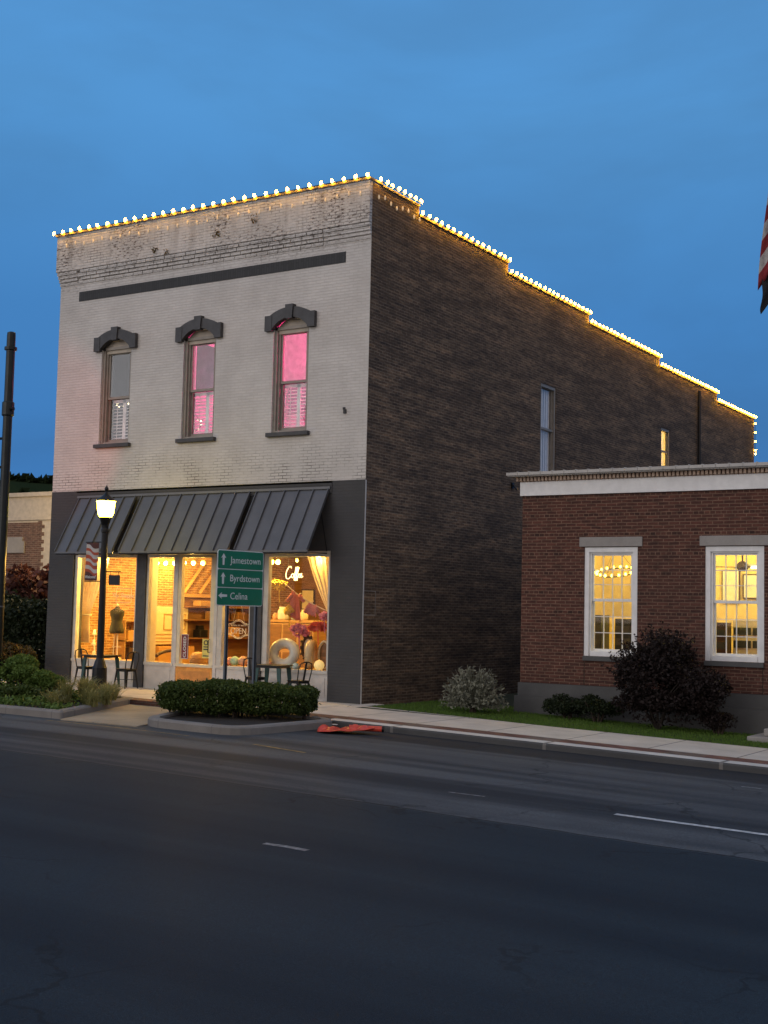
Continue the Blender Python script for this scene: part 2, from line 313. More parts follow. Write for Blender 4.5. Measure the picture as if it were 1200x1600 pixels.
M['signgreen'] = plain('sign_green', (0.005, 0.185, 0.110), 0.35, var=0.08, scale=2)
M['signwhite'] = plain('sign_white', (0.72, 0.76, 0.76), 0.4, var=0.05)
M['line_w'] = plain('white_line_paint', (0.55, 0.54, 0.52), 0.6, var=0.3, scale=14)
M['scuff'] = plain('pale_scuff', (0.20, 0.20, 0.20), 0.7, var=0.5, scale=16)
M['line_y'] = plain('worn_yellow_paint', (0.22, 0.15, 0.045), 0.7, var=0.4, scale=10)
M['orange'] = plain('orange_vinyl', (0.62, 0.065, 0.035), 0.35, var=0.15, scale=9)
M['bulb'] = emit('warm_bulb', (1.0, 0.46, 0.015), 120.0)
M['bulbdim'] = emit('dim_bulb', (1.0, 0.75, 0.45), 0.28, (0.6, 0.5, 0.4))
M['globe'] = emit('lamp_globe', (1.0, 0.74, 0.045), 34.0)
M['track'] = emit('track_bulb', (1.0, 0.62, 0.045), 17.0)
M['redlens'] = emit('red_lens', (1.0, 0.08, 0.05), 6.0)
M['neon'] = emit('neon_tube', (1.0, 0.80, 0.32), 3.2)
M['strip'] = emit('light_tube', (1.0, 0.85, 0.45), 4.0)
M['letter'] = plain('cream_lettering', (0.75, 0.66, 0.48), 0.5)
M['curtain'] = m_transl('curtain_cloth', (0.80, 0.68, 0.50), 0.6)
M['amber'] = m_transl('amber_panel', (0.95, 0.74, 0.36), 0.7)
M['blind'] = m_transl('pale_roller_blind', (0.85, 0.76, 0.52), 0.6)
M['wood'] = m_wood('brown_wood', (0.16, 0.075, 0.028), (0.30, 0.15, 0.06))
M['timber'] = m_wood('light_timber', (0.38, 0.22, 0.09), (0.55, 0.34, 0.16))
M['orangewood'] = m_wood('orange_wood', (0.50, 0.27, 0.09), (0.64, 0.36, 0.13))
M['darkwood'] = m_wood('dark_wood', (0.05, 0.03, 0.018), (0.09, 0.05, 0.03))
M['ivory'] = plain('ivory_paint', (0.78, 0.68, 0.48), 0.6, var=0.06)
M['pinkcloth'] = m_transl('pink_cloth', (0.80, 0.30, 0.24), 0.3)
M['pinkfl'] = m_leaf('pink_petal', (0.75, 0.26, 0.40), (0.88, 0.48, 0.58))
M['coral'] = m_leaf('coral_petal', (0.75, 0.14, 0.10), (0.85, 0.25, 0.18))
M['yellowfl'] = m_leaf('yellow_petal', (0.75, 0.55, 0.06), (0.85, 0.70, 0.14))
M['donut'] = plain('glazed_grey_white', (0.55, 0.55, 0.50), 0.3, var=0.08)
M['tanring'] = plain('tan_ring', (0.60, 0.45, 0.26), 0.35, var=0.1)
M['balla'] = plain('pastel_pink', (0.70, 0.36, 0.32), 0.5); M['ballb'] = plain('pastel_mint', (0.42, 0.66, 0.50), 0.5)
M['ballc'] = plain('pastel_peach', (0.75, 0.42, 0.26), 0.5); M['balld'] = plain('pastel_blue', (0.42, 0.58, 0.62), 0.5)
M['balle'] = emit('lit_yellow_ball', (1.0, 0.72, 0.25), 0.5, (0.8, 0.6, 0.25))
M['redsign'] = plain('maroon_sign', (0.20, 0.018, 0.018), 0.4); M['yelpap'] = plain('yellow_paper', (0.78, 0.66, 0.16), 0.6)
M['form'] = plain('olive_black_cloth', (0.045, 0.038, 0.018), 0.9)
M['pinkwall'] = plain('white_plaster', (0.75, 0.75, 0.75), 0.8)
M['purple'] = plain('mauve_board', (0.30, 0.17, 0.33), 0.8)
M['shutter'] = plain('white_shutter', (0.74, 0.73, 0.72), 0.5)
M['roomdark'] = plain('dim_plaster', (0.12, 0.12, 0.12), 0.9)
M['yellowall'] = plain('pale_yellow_plaster', (0.80, 0.66, 0.32), 0.8, var=0.06)
M['cabinet'] = plain('dark_cabinet', (0.05, 0.055, 0.05), 0.5)
M['floorwood'] = m_wood('floor_boards', (0.20, 0.11, 0.05), (0.32, 0.18, 0.08))
M['roof'] = plain('roof_felt', (0.05, 0.05, 0.05), 0.95)
M['flagred'] = plain('flag_red', (0.26, 0.022, 0.030), 0.8); M['flagwhite'] = plain('flag_white', (0.50, 0.48, 0.47), 0.8); M['flagblue'] = plain('flag_navy', (0.02, 0.025, 0.08), 0.8)
M['bannerbrown'] = plain('banner_maroon', (0.10, 0.035, 0.032), 0.8); M['bannerred'] = plain('banner_rust', (0.42, 0.085, 0.045), 0.8)

# ------------------------------------------------------------------ geometry helpers
class MB:
    def __init__(s): s.v = []; s.f = []; s.mi = []; s.cur = 0
    def add(s, vs, fs):
        o = len(s.v); s.v += [tuple(v) for v in vs]; s.f += [tuple(i + o for i in f) for f in fs]; s.mi += [s.cur] * len(fs); return s
    def box(s, x0, x1, y0, y1, z0, z1):
        vs = [(x0, y0, z0), (x1, y0, z0), (x1, y1, z0), (x0, y1, z0), (x0, y0, z1), (x1, y0, z1), (x1, y1, z1), (x0, y1, z1)]
        return s.add(vs, [(0, 3, 2, 1), (4, 5, 6, 7), (0, 1, 5, 4), (1, 2, 6, 5), (2, 3, 7, 6), (3, 0, 4, 7)])
    def bbox(s, x0, x1, y0, y1, z0, z1, b=0.01):   # bevelled box
        bm = bmesh.new(); bmesh.ops.create_cube(bm, size=1)
        for v in bm.verts: v.co = Vector(((x0 + x1) / 2 + v.co.x * (x1 - x0), (y0 + y1) / 2 + v.co.y * (y1 - y0), (z0 + z1) / 2 + v.co.z * (z1 - z0)))
        bmesh.ops.bevel(bm, geom=bm.edges[:], offset=b, segments=2, affect='EDGES', profile=0.5)
        return s.bm(bm)
    def bm(s, bm, mat=None):
        bm.verts.ensure_lookup_table(); bm.verts.index_update()
        s.add([(mat @ v.co if mat else v.co) for v in bm.verts], [[v.index for v in f.verts] for f in bm.faces]); bm.free(); return s
    def quad(s, a, b, c, d): return s.add([a, b, c, d], [(0, 1, 2, 3)])
    def tube(s, pts, r, n=8, closed=False, cap=True):
        pts = [Vector(p) for p in pts]; k = len(pts); rr = r if isinstance(r, (list, tuple)) else [r] * k
        vs = []; up = None
        for i, p in enumerate(pts):
            if closed: t = (pts[(i + 1) % k] - pts[i - 1])
            else: t = pts[min(i + 1, k - 1)] - pts[max(i - 1, 0)]
            t.normalize()
            if up is None: up = Vector((0, 0, 1)) if abs(t.z) < 0.9 else Vector((1, 0, 0))
            a = t.cross(up)
            if a.length < 1e-4: a = t.orthogonal()
            a.normalize(); bb = a.cross(t); up = bb
            for j in range(n):
                th = 2 * math.pi * j / n; vs.append(p + a * (rr[i] * math.cos(th)) + bb * (rr[i] * math.sin(th)))
        fs = []
        for i in range(k if closed else k - 1):
            for j in range(n):
                a0 = i * n + j; a1 = i * n + (j + 1) % n; b0 = ((i + 1) % k) * n + j; b1 = ((i + 1) % k) * n + (j + 1) % n
                fs.append((a0, a1, b1, b0))
        if cap and not closed: fs += [tuple(range(n))[::-1], tuple(range((k - 1) * n, k * n))]
        return s.add(vs, fs)
    def lathe(s, prof, c, n=20, axis='z'):
        vs = []; fs = []
        for r, h in prof:
            for j in range(n):
                th = 2 * math.pi * j / n; a, b2 = r * math.cos(th), r * math.sin(th)
                p = (a, b2, h) if axis == 'z' else (a, h, b2)
                vs.append((c[0] + p[0], c[1] + p[1], c[2] + p[2]))
        for i in range(len(prof) - 1):
            for j in range(n): fs.append((i * n + j, i * n + (j + 1) % n, (i + 1) * n + (j + 1) % n, (i + 1) * n + j))
        fs += [tuple(range(n))[::-1], tuple(range((len(prof) - 1) * n, len(prof) * n))]
        return s.add(vs, fs)
    def prism(s, poly, y0, y1, plane='xz'):
        n = len(poly)
        f = {'xz': lambda p, y: (p[0], y, p[1]), 'yz': lambda p, y: (y, p[0], p[1]), 'xy': lambda p, y: (p[0], p[1], y)}[plane]
        vs = [f(p, y0) for p in poly] + [f(p, y1) for p in poly]
        return s.add(vs, [tuple(range(n)), tuple(range(n, 2 * n))[::-1]] + [(i, i + n, (i + 1) % n + n, (i + 1) % n) for i in range(n)])
    def ellip(s, c, r, nu=14, nv=10):
        prof = [(math.sin(math.pi * i / nv), -math.cos(math.pi * i / nv)) for i in range(nv + 1)]
        vs = []; fs = []
        for a, h in prof:
            for j in range(nu):
                th = 2 * math.pi * j / nu; vs.append((c[0] + r[0] * a * math.cos(th), c[1] + r[1] * a * math.sin(th), c[2] + r[2] * h))
        for i in range(nv):
            for j in range(nu): fs.append((i * nu + j, i * nu + (j + 1) % nu, (i + 1) * nu + (j + 1) % nu, (i + 1) * nu + j))
        return s.add(vs, fs)
    def grid_wall(s, us, vs_, solid, d0, d1, plane='xz'):
        # cells of a wall with openings; faces only where a neighbour is empty
        us = sorted(set(us)); vs_ = sorted(set(vs_))
        P = {'xz': lambda u, v, d: (u, d, v), 'yz': lambda u, v, d: (d, u, v)}[plane]
        nu, nv = len(us) - 1, len(vs_) - 1
        S = [[solid((us[i] + us[i + 1]) / 2, (vs_[j] + vs_[j + 1]) / 2) for j in range(nv)] for i in range(nu)]
        g = lambda i, j: 0 <= i < nu and 0 <= j < nv and S[i][j]
        for i in range(nu):
            for j in range(nv):
                if not S[i][j]: continue
                a, b, c, d = us[i], us[i + 1], vs_[j], vs_[j + 1]
                s.quad(P(a, c, d0), P(b, c, d0), P(b, d, d0), P(a, d, d0)); s.quad(P(a, c, d1), P(a, d, d1), P(b, d, d1), P(b, c, d1))
                if not g(i - 1, j): s.quad(P(a, c, d0), P(a, d, d0), P(a, d, d1), P(a, c, d1))
                if not g(i + 1, j): s.quad(P(b, c, d0), P(b, c, d1), P(b, d, d1), P(b, d, d0))
                if not g(i, j - 1): s.quad(P(a, c, d0), P(a, c, d1), P(b, c, d1), P(b, c, d0))
                if not g(i, j + 1): s.quad(P(a, d, d0), P(b, d, d0), P(b, d, d1), P(a, d, d1))
        return s
    def build(s, name, mat, parent=None, local=False, smooth=False, origin=None, weld=True):
        vs = np.array(s.v, dtype=float).reshape(-1, 3)
        off = Vector((0, 0, 0)); q = parent
        while q is not None: off += q.location; q = q.parent
        if parent is None:
            if origin is None: origin = ((vs[:, 0].min() + vs[:, 0].max()) / 2, (vs[:, 1].min() + vs[:, 1].max()) / 2, vs[:, 2].min())
            vs = vs - np.array(origin)
        elif not local: vs = vs - np.array(off)
        me = bpy.data.meshes.new(name); me.from_pydata(vs.tolist(), [], s.f)
        mats = mat if isinstance(mat, (list, tuple)) else [mat]
        for mm in mats: me.materials.append(M[mm])
        if len(mats) > 1: me.polygons.foreach_set('material_index', s.mi)
        if weld and len(s.f) < 6000:
            bm = bmesh.new(); bm.from_mesh(me); bmesh.ops.remove_doubles(bm, verts=bm.verts, dist=1e-5); bmesh.ops.recalc_face_normals(bm, faces=bm.faces); bm.to_mesh(me); bm.free()
        if smooth: me.polygons.foreach_set('use_smooth', [True] * len(me.polygons)); 
        me.update()
        o = bpy.data.objects.new(name, me); COL.objects.link(o)
        if parent is None: o.location = origin
        else: o.parent = parent
        return o
def tag(o, label=None, cat=None, group=None, kind=None):
    if label: o['label'] = label
    if cat: o['category'] = cat
    if group: o['group'] = group
    if kind: o['kind'] = kind
    return o
def thing(name, label, cat, loc, rz=0, group=None):
    o = bpy.data.objects.new(name, None); COL.objects.link(o); o.location = loc; o.rotation_euler = (0, 0, rz); o.empty_display_size = 0.2
    return tag(o, label, cat, group)
def kids(o): return [c for c in o.children]
def dup(o, loc, rz, label=None, parent=None):
    c = o.copy(); COL.objects.link(c)
    if parent is None: c.location = loc; c.rotation_euler = (0, 0, rz)
    else: c.parent = parent
    if label: c['label'] = label
    for ch in kids(o): dup(ch, None, 0, None, c)
    return c
def text_geo(txt, size, shear=0.0, depth=0.004, bold=0.0, align='LEFT', space=1.0):
    cu = bpy.data.curves.new('lettering', 'FONT'); cu.body = txt; cu.size = size; cu.shear = shear; cu.extrude = depth; cu.offset = bold; cu.align_x = align; cu.space_character = space; cu.resolution_u = 3
    ob = bpy.data.objects.new('lettering', cu); COL.objects.link(ob); bpy.context.view_layer.update()
    dg = bpy.context.evaluated_depsgraph_get(); me = bpy.data.meshes.new_from_object(ob.evaluated_get(dg))
    vs = [v.co.copy() for v in me.vertices]; fs = [tuple(p.vertices) for p in me.polygons]
    bpy.data.objects.remove(ob); bpy.data.curves.remove(cu); bpy.data.meshes.remove(me)
    return vs, fs
def text_on(mb, txt, size, org, ux, uz, sx=1.0, **k):
    vs, fs = text_geo(txt, size, **k); ux = Vector(ux).normalized(); uz = Vector(uz).normalized(); n = ux.cross(uz); org = Vector(org)
    mb.add([org + ux * v.x * sx + uz * v.y + n * v.z for v in vs], fs); return mb
def leaves(mb, pts, size, up=0.3, aspect=1.6, nrm=None):
    # one small leaf-shaped face per point
    pts = np.asarray(pts); n = len(pts)
    d = rng.normal(size=(n, 3)); d[:, 2] += up
    if nrm is not None: d += np.asarray(nrm) * 1.0
    d /= np.linalg.norm(d, axis=1)[:, None] + 1e-9
    q = rng.normal(size=(n, 3)); a = np.cross(d, q); a /= np.linalg.norm(a, axis=1)[:, None] + 1e-9; b = np.cross(d, a)
    s = size * rng.uniform(0.6, 1.35, (n, 1)); a = a * s * 0.5 * aspect; b = b * s * 0.5
    V = np.stack([pts - a, pts - b * 0.9 + a * 0.1, pts + a, pts + b * 0.9 + a * 0.1], 1).reshape(-1, 3)
    o = len(mb.v); mb.v += [tuple(x) for x in V.tolist()]; mb.f += [(o + 4 * i, o + 4 * i + 1, o + 4 * i + 2, o + 4 * i + 3) for i in range(n)]; mb.mi += [mb.cur] * n
    return mb
def blob_pts(n, c, r, lumps=9, seed=1, shell=0.55, flat=0.0):
    # points in an uneven lumpy crown
    g = np.random.default_rng(seed); out = []
    L_ = [(np.zeros(3), 0.78)]
    for i in range(lumps):
        d = g.normal(size=3); d /= np.linalg.norm(d); 
        if d[2] < -0.3: d[2] *= -0.5
        L_.append((d * g.uniform(0.5, 0.72), g.uniform(0.26, 0.46)))
    while len(out) < n:
        o, rr = L_[g.integers(len(L_))]
        d = g.normal(size=3); d /= np.linalg.norm(d); p = o + d * rr * g.uniform(shell, 1.0) ** 0.6
        if p[2] < -0.92 + flat: continue
        out.append(p)
    return np.array(out) * np.array(r) + np.array(c)

def gz(x):   # height of the pavement along the street
    if x < -40: return 0.40
    if x < -1: return -0.010 * x
    if x < 3: return 0.01 - 0.010 * (x + 1) - 0.0021 * (x + 1) ** 2
    if x < 30: return -0.0636 - 0.027 * (x - 3)
    return -0.7926
XS = [-400, -120, -60, -40, -20, -12, -8, -6, -4, -2, -1, 0, 1, 2, 3, 4, 5, 6, 8, 10, 13, 16, 20, 30, 60, 120, 400]
def strip(name, y0, y1, dz, mat, x0=-400, x1=400, top=True, thick=0.0, kind='structure', label=None, cat=None):
    xs = [x0] + [x for x in XS if x0 < x < x1] + [x1]; mb = MB()
    for a, b in zip(xs[:-1], xs[1:]):
        za, zb = gz(a) + dz, gz(b) + dz
        mb.quad((a, y0, za), (b, y0, zb), (b, y1, zb), (a, y1, za))
        if thick:
            mb.quad((a, y0, za - thick), (b, y0, zb - thick), (b, y0, zb), (a, y0, za)); mb.quad((a, y1, za), (b, y1, zb), (b, y1, zb - thick), (a, y1, za - thick))
    if thick:
        mb.quad((x0, y0, gz(x0) + dz - thick), (x0, y0, gz(x0) + dz), (x0, y1, gz(x0) + dz), (x0, y1, gz(x0) + dz - thick)); mb.quad((x1, y0, gz(x1) + dz), (x1, y0, gz(x1) + dz - thick), (x1, y1, gz(x1) + dz - thick), (x1, y1, gz(x1) + dz))
    o = mb.build(name, mat); tag(o, label, cat, None, kind); return o
def slab(name, poly, dz, thick, mat):
    mb = MB(); n = len(poly)
    top = [(x, y, gz(x) + dz) for x, y in poly]; bot = [(x, y, gz(x) + dz - thick) for x, y in poly]
    mb.add(top + bot, [tuple(range(n))] + [(i, i + n, (i + 1) % n + n, (i + 1) % n) for i in range(n)])
    return tag(mb.build(name, mat), kind='structure')

# ------------------------------------------------------------------ ground, road, pavements
RD = -0.11
strip('ground', -400, 600, RD - 0.05, 'lawnbase')
strip('road', -60, -3.3, RD, 'asphalt')
strip('kerb', -3.60, -3.24, 0.0, 'kerb', x0=1.55)
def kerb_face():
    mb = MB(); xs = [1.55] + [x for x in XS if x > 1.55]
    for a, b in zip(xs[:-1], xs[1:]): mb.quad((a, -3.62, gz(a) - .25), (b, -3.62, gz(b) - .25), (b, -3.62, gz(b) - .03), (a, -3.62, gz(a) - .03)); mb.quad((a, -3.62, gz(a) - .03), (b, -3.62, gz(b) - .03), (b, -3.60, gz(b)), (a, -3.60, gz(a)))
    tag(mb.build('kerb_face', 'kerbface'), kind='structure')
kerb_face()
strip('paver_strip', -3.24, -2.76, 0.002, 'paver', thick=0.2, x0=-60)
strip('pavement', -2.76, -0.85, 0.0, 'walk', thick=0.2, x0=-60)
slab('shop_pavement', [(-60, -0.85), (4.9, -0.85), (0.35, -0.38), (0.35, 0.4), (-60, 0.4)], 0.0, 0.18, 'walk')
strip('lawn', -0.85, 30, -0.012, 'lawnbase', x0=0.35, x1=60)
# kerb extension: two planted islands and the ramp between them
slab('ramp', [(-2.05, -6.72), (-0.30, -6.62), (-1.35, -3.26), (-3.65, -3.26)], -0.092, 0.1, 'apron')
slab('pavement_extension', [(-60, -4.05), (-3.30, -4.05), (-3.65, -3.245), (-60, -3.245)], -0.004, 0.15, 'walk')
def rounded(poly, r=0.45, n=5):
    out = []
    k = len(poly)
    for i in range(k):
        p0, p, p1 = (Vector((*poly[j % k], 0)) for j in (i - 1, i, i + 1)); a = (p0 - p).normalized(); b = (p1 - p).normalized()
        q0 = p + a * r; q1 = p + b * r
        for j in range(n + 1):
            t = j / n; q = q0 * (1 - t) ** 2 + p * 2 * t * (1 - t) + q1 * t * t; out.append((q.x, q.y))
    return out
def ring_kerb(name, outer, width, dz, mat):
    inner = []
    k = len(outer); c = Vector((sum(p[0] for p in outer) / k, sum(p[1] for p in outer) / k))
    for i in range(k):
        p0, p, p1 = (Vector(outer[j % k]) for j in (i - 1, i, i + 1)); t = (p1 - p0).normalized(); nn = Vector((-t.y, t.x))
        if nn.dot(c - p) < 0: nn = -nn
        inner.append(tuple(p + nn * width))
    mb = MB()
    for i in range(k):
        j = (i + 1) % k; o0, o1, i0, i1 = outer[i], outer[j], inner[i], inner[j]
        z = lambda p, d: gz(p[0]) + d
        b = 0.03
        def lerp(p, q, w): return (p[0] + (q[0] - p[0]) * w, p[1] + (q[1] - p[1]) * w)
        e0, e1 = lerp(o0, i0, 0.15), lerp(o1, i1, 0.15)
        mb.quad((*o0, z(o0, RD - 0.03)), (*o1, z(o1, RD - 0.03)), (*o1, z(o1, dz - b)), (*o0, z(o0, dz - b)))
        mb.quad((*o0, z(o0, dz - b)), (*o1, z(o1, dz - b)), (*e1, z(e1, dz)), (*e0, z(e0, dz)))
        mb.quad((*e0, z(e0, dz)), (*e1, z(e1, dz)), (*i1, z(i1, dz)), (*i0, z(i0, dz)))
        mb.quad((*i0, z(i0, dz)), (*i1, z(i1, dz)), (*i1, z(i1, -0.1)), (*i0, z(i0, -0.1)))
    tag(mb.build(name, mat), kind='structure'); return inner
isl = rounded([(-0.42, -6.45), (1.75, -6.45), (1.95, -3.55), (-1.55, -3.30)], 0.6)
inn = ring_kerb('island_kerb', isl, 0.2, 0.035, 'kerbdark'); slab('island_soil', inn, -0.01, 0.05, 'soil')
pl = rounded([(-60, -6.62), (-2.13, -6.62), (-3.75, -2.95), (-60, -2.95)], 0.12)
inn = ring_kerb('planter_kerb', pl, 0.2, 0.035, 'kerbdark'); slab('planter_soil', inn, -0.01, 0.05, 'soil')
# road markings
def road_mark(name, pts, w, mat):
    mb = MB()
    for (a, b) in zip(pts[:-1], pts[1:]):
        d = Vector((b[0] - a[0], b[1] - a[1])).normalized(); n = Vector((-d.y, d.x)) * w / 2; z = lambda p: gz(p[0]) + RD + 0.004
        k = 6
        for i in range(k):
            p = (a[0] + (b[0] - a[0]) * i / k, a[1] + (b[1] - a[1]) * i / k); q = (a[0] + (b[0] - a[0]) * (i + 1) / k, a[1] + (b[1] - a[1]) * (i + 1) / k)
            mb.quad((p[0] - n.x, p[1] - n.y, z(p)), (q[0] - n.x, q[1] - n.y, z(q)), (q[0] + n.x, q[1] + n.y, z(q)), (p[0] + n.x, p[1] + n.y, z(p)))
    return tag(mb.build(name, mat), kind='structure')
road_mark('lane_line', [(9.48, -9.0), (12.6, -9.0)], 0.11, 'line_w')
road_mark('lane_line', [(7.25, -9.05), (7.75, -9.02)], 0.05, 'scuff')
road_mark('lane_line', [(2.6, -7.08), (3.75, -7.28)], 0.07, 'line_y')
road_mark('lane_line', [(-2.2, -6.95), (1.2, -7.0)], 0.05, 'line_y')
# stray scuffs of paint
for (x, y, w, l) in ((7.9, -13.42, 0.09, 0.5), (10.0, -5.3, 0.05, 0.28)):
    road_mark('road_scuff', [(x - l / 2, y), (x, y + 0.03), (x + l / 2, y + 0.02)], w, 'scuff')

# hills far behind the town
def hills():
    mb = MB(); nth = 260; nr = 7
    vs = []
    for j in range(nr):
        for i in range(nth):
            th = -0.5 + 4.1 * i / (nth - 1); rr = 260 + j * 45
            h = (16 + 9 * math.sin(th * 2.3 + 0.6) + 5 * math.sin(th * 6.1 + 1.0) + 13.5 * math.exp(-((th - 2.42) / 0.22) ** 2) + 2.0 * math.sin(th * 15)) * (j / (nr - 1)) ** 0.9
            h += random.uniform(0, 2.2) if j == nr - 1 else random.uniform(0, 1.5)
            vs.append((rr * math.cos(th), rr * math.sin(th), h * 1.9 - 1))
    fs = [(j * nth + i, j * nth + i + 1, (j + 1) * nth + i + 1, (j + 1) * nth + i) for j in range(nr - 1) for i in range(nth - 1)]
    mb.add(vs, fs)
    # tree clumps along the crest and down the near slope
    for row, k, dz in ((nr - 1, 9000, 1.6), (nr - 2, 5000, 2.0), (nr - 3, 4000, 2.0)):
        top = np.array(vs[row * nth:(row + 1) * nth]); idx = rng.integers(0, len(top) - 1, k); t = rng.random((k, 1)); p = top[idx] * (1 - t) + top[idx + 1] * t
        p[:, 2] += dz * (np.abs(rng.normal(0, .55, k)) + .5 * np.sin(idx * 2.3) + .35 * np.sin(p[:, 0] * .21)); leaves(mb, p, 3.2)
    tag(mb.build('hills', 'forest', weld=False), kind='structure')
hills()

# ------------------------------------------------------------------ painted corner shop
W = -9.57; D = 28.8
shop = thing('corner_shop_building', 'tall two storey brick shop with white painted front and stepped brown side wall', 'building', (-4.8, 0, 0))
UC = [-7.52, -4.82, -2.12]       # centres of the upper windows
SZ0 = 4.85
def front_wall():
    us = [W, 0.0]; vs_ = [SZ0, 11.47]
    for c in UC: us += [c - 0.5, c + 0.5]
    vs_ += [6.0, 8.62]
    def solid(x, z): return not (6.0 < z < 8.62 and any(abs(x - c) < 0.5 for c in UC))
    MB().grid_wall(us, vs_, solid, 0.0, 0.35).build('front_wall', 'painted', shop)
front_wall()
# dark painted ground floor piers and the lintel
MB().box(W, -8.7, -0.012, 0.35, -0.3, SZ0 - 0.002).build('brick_pier', 'base_dark', shop)
MB().box(-0.87, 0.0, -0.012, 0.35, -0.3, SZ0 - 0.002).build('brick_pier', 'base_dark', shop)
mb = MB(); mb.box(-8.698, -0.872, -0.03, 0.35, 4.58, 4.80); mb.box(-8.698, -0.872, 0.0, 0.35, 3.30, 4.578); mb.build('lintel', 'base_dark', shop)
# white edge line between the front and the side wall
mb = MB(); mb.box(-0.03, 0.006, -0.008, 0.03, -0.3, SZ0 - 0.01); mb.build('corner_edge', 'kick', shop)
# parapet: stepped corbel courses with open joints
mb = MB(); mb.box(W - 0.10, -0.001, -0.10, 0.35, 10.56, 11.50)
for k in range(4):
    z0 = 10.20 + 0.09 * k; pr = 0.02 + 0.022 * k
    mb.box(W - pr * 0.8, W + 0.62, -pr, 0.02, z0, z0 + 0.072); mb.box(-1.25, -0.001, -pr, 0.02, z0, z0 + 0.072)
    x = W + 0.64 + (0.12 if k % 2 else 0)
    while x < -1.28:
        w = 0.30 + random.uniform(-0.02, 0.02); x1 = min(x + w, -1.27)
        mb.box(x, x1, -pr - random.uniform(0, 0.012), 0.02, z0 + random.uniform(0, 0.006), z0 + 0.070); x = x1 + 0.022
    mb.box(W + 0.01, -0.01, -pr + 0.014, 0.02, z0 + 0.072, z0 + 0.09)
mb.build('cornice', 'painted', shop)
mb = MB(); mb.box(W - 0.13, 0.03, -0.14, 0.38, 11.50, 11.55); mb.build('coping', 'coping', shop)
mb = MB(); mb.box(-8.89, -0.67, -0.014, 0.02, 9.74, 9.985); mb.build('brick_band', 'soldier', shop)
# small weeds rooted in the parapet
for (x, z) in ((-5.9, 10.62), (-4.3, 10.85), (-3.2, 11.05), (-6.25, 10.72)):
    mb = MB(); leaves(mb, rng.normal(size=(16, 3)) * np.array([0.045, 0.03, 0.05]) + np.array([x, -0.13, z]), 0.055); tag(mb.build('wall_weed', 'weed', shop), kind='stuff')
# side wall with stepped top
STEPS = [(0.0, 2.02, 11.47), (2.02, 6.65, 11.24), (6.65, 12.0, 10.95), (12.0, 17.95, 10.70), (17.95, 24.05, 10.43), (24.05, D, 10.13)]
def top_at(y):
    for a, b, z in STEPS:
        if a <= y <= b: return z
    return 10.1
us = [0.35] + [s[1] for s in STEPS] + [8.75, 9.75, 18.15, 19.0]; vs_ = [-0.3] + [s[2] for s in STEPS] + [5.88, 8.40, 6.8]
def solid_side(y, z):
    if z > top_at(y): return False
    if 8.75 < y < 9.75 and 5.88 < z < 8.40: return False
    if 18.15 < y < 19.0 and 6.8 < z < 8.40: return False
    return True
MB().grid_wall(us, vs_, solid_side, -0.35, 0.0, 'yz').build('side_wall', 'old_brick', shop)
mb = MB(); mb.box(-0.0005, 0.0025, 0.002, 0.35, -0.3, 11.469); mb.build('corner_wall', 'old_brick', shop)
MB().grid_wall([0.35] + [s[1] for s in STEPS], [-0.3] + [s[2] for s in STEPS], lambda y, z: z < top_at(y), W, W + 0.3, 'yz').build('far_side_wall', 'old_brick', shop)
mb = MB(); mb.box(W + 0.3, -0.35, D - 0.35, D, -0.3, 10.1); mb.build('rear_wall', 'old_brick', shop)
mb = MB(); mb.box(W + 0.3, -0.35, 0.35, D - 0.35, 9.2, 9.35); mb.build('roof', 'roof', shop)
for a, b, z in STEPS:
    if a == 0: a = 0.38
    MB().box(-0.38, 0.03, a + 0.002, b, z, z + 0.05).build('side_coping', 'coping', shop); MB().box(W - 0.03, W + 0.33, a + 0.002, b, z, z + 0.05).build('side_coping', 'coping', shop)
# downpipe, painted panel mark, anchor plate
mb = MB(); mb.tube([(0.07, 21.85, 10.2), (0.07, 21.85, 0.2)], 0.055, 8); mb.build('downpipe', 'black', shop)
mb = MB(); mb.box(0.003, 0.008, 0.03, 0.50, 2.42, 2.436); mb.box(0.003, 0.008, 0.03, 0.50, 1.90, 1.916); mb.box(0.003, 0.008, 0.484, 0.50, 1.916, 2.42); mb.build('painted_outline', 'trim', shop)
mb = MB(); mb.box(0.003, 0.05, 7.0, 7.1, 5.3, 5.45); mb.tube([(0.04, 7.05, 5.4), (0.16, 7.05, 5.25)], 0.02, 6); mb.build('wall_hook', 'black', shop)
mb = MB(); mb.box(-0.62, -0.55, -0.03, 0.0, 6.33, 6.42); mb.box(-0.64, -0.58, -0.02, 0.0, 6.42, 6.47); mb.build('wall_hook', 'black', shop)
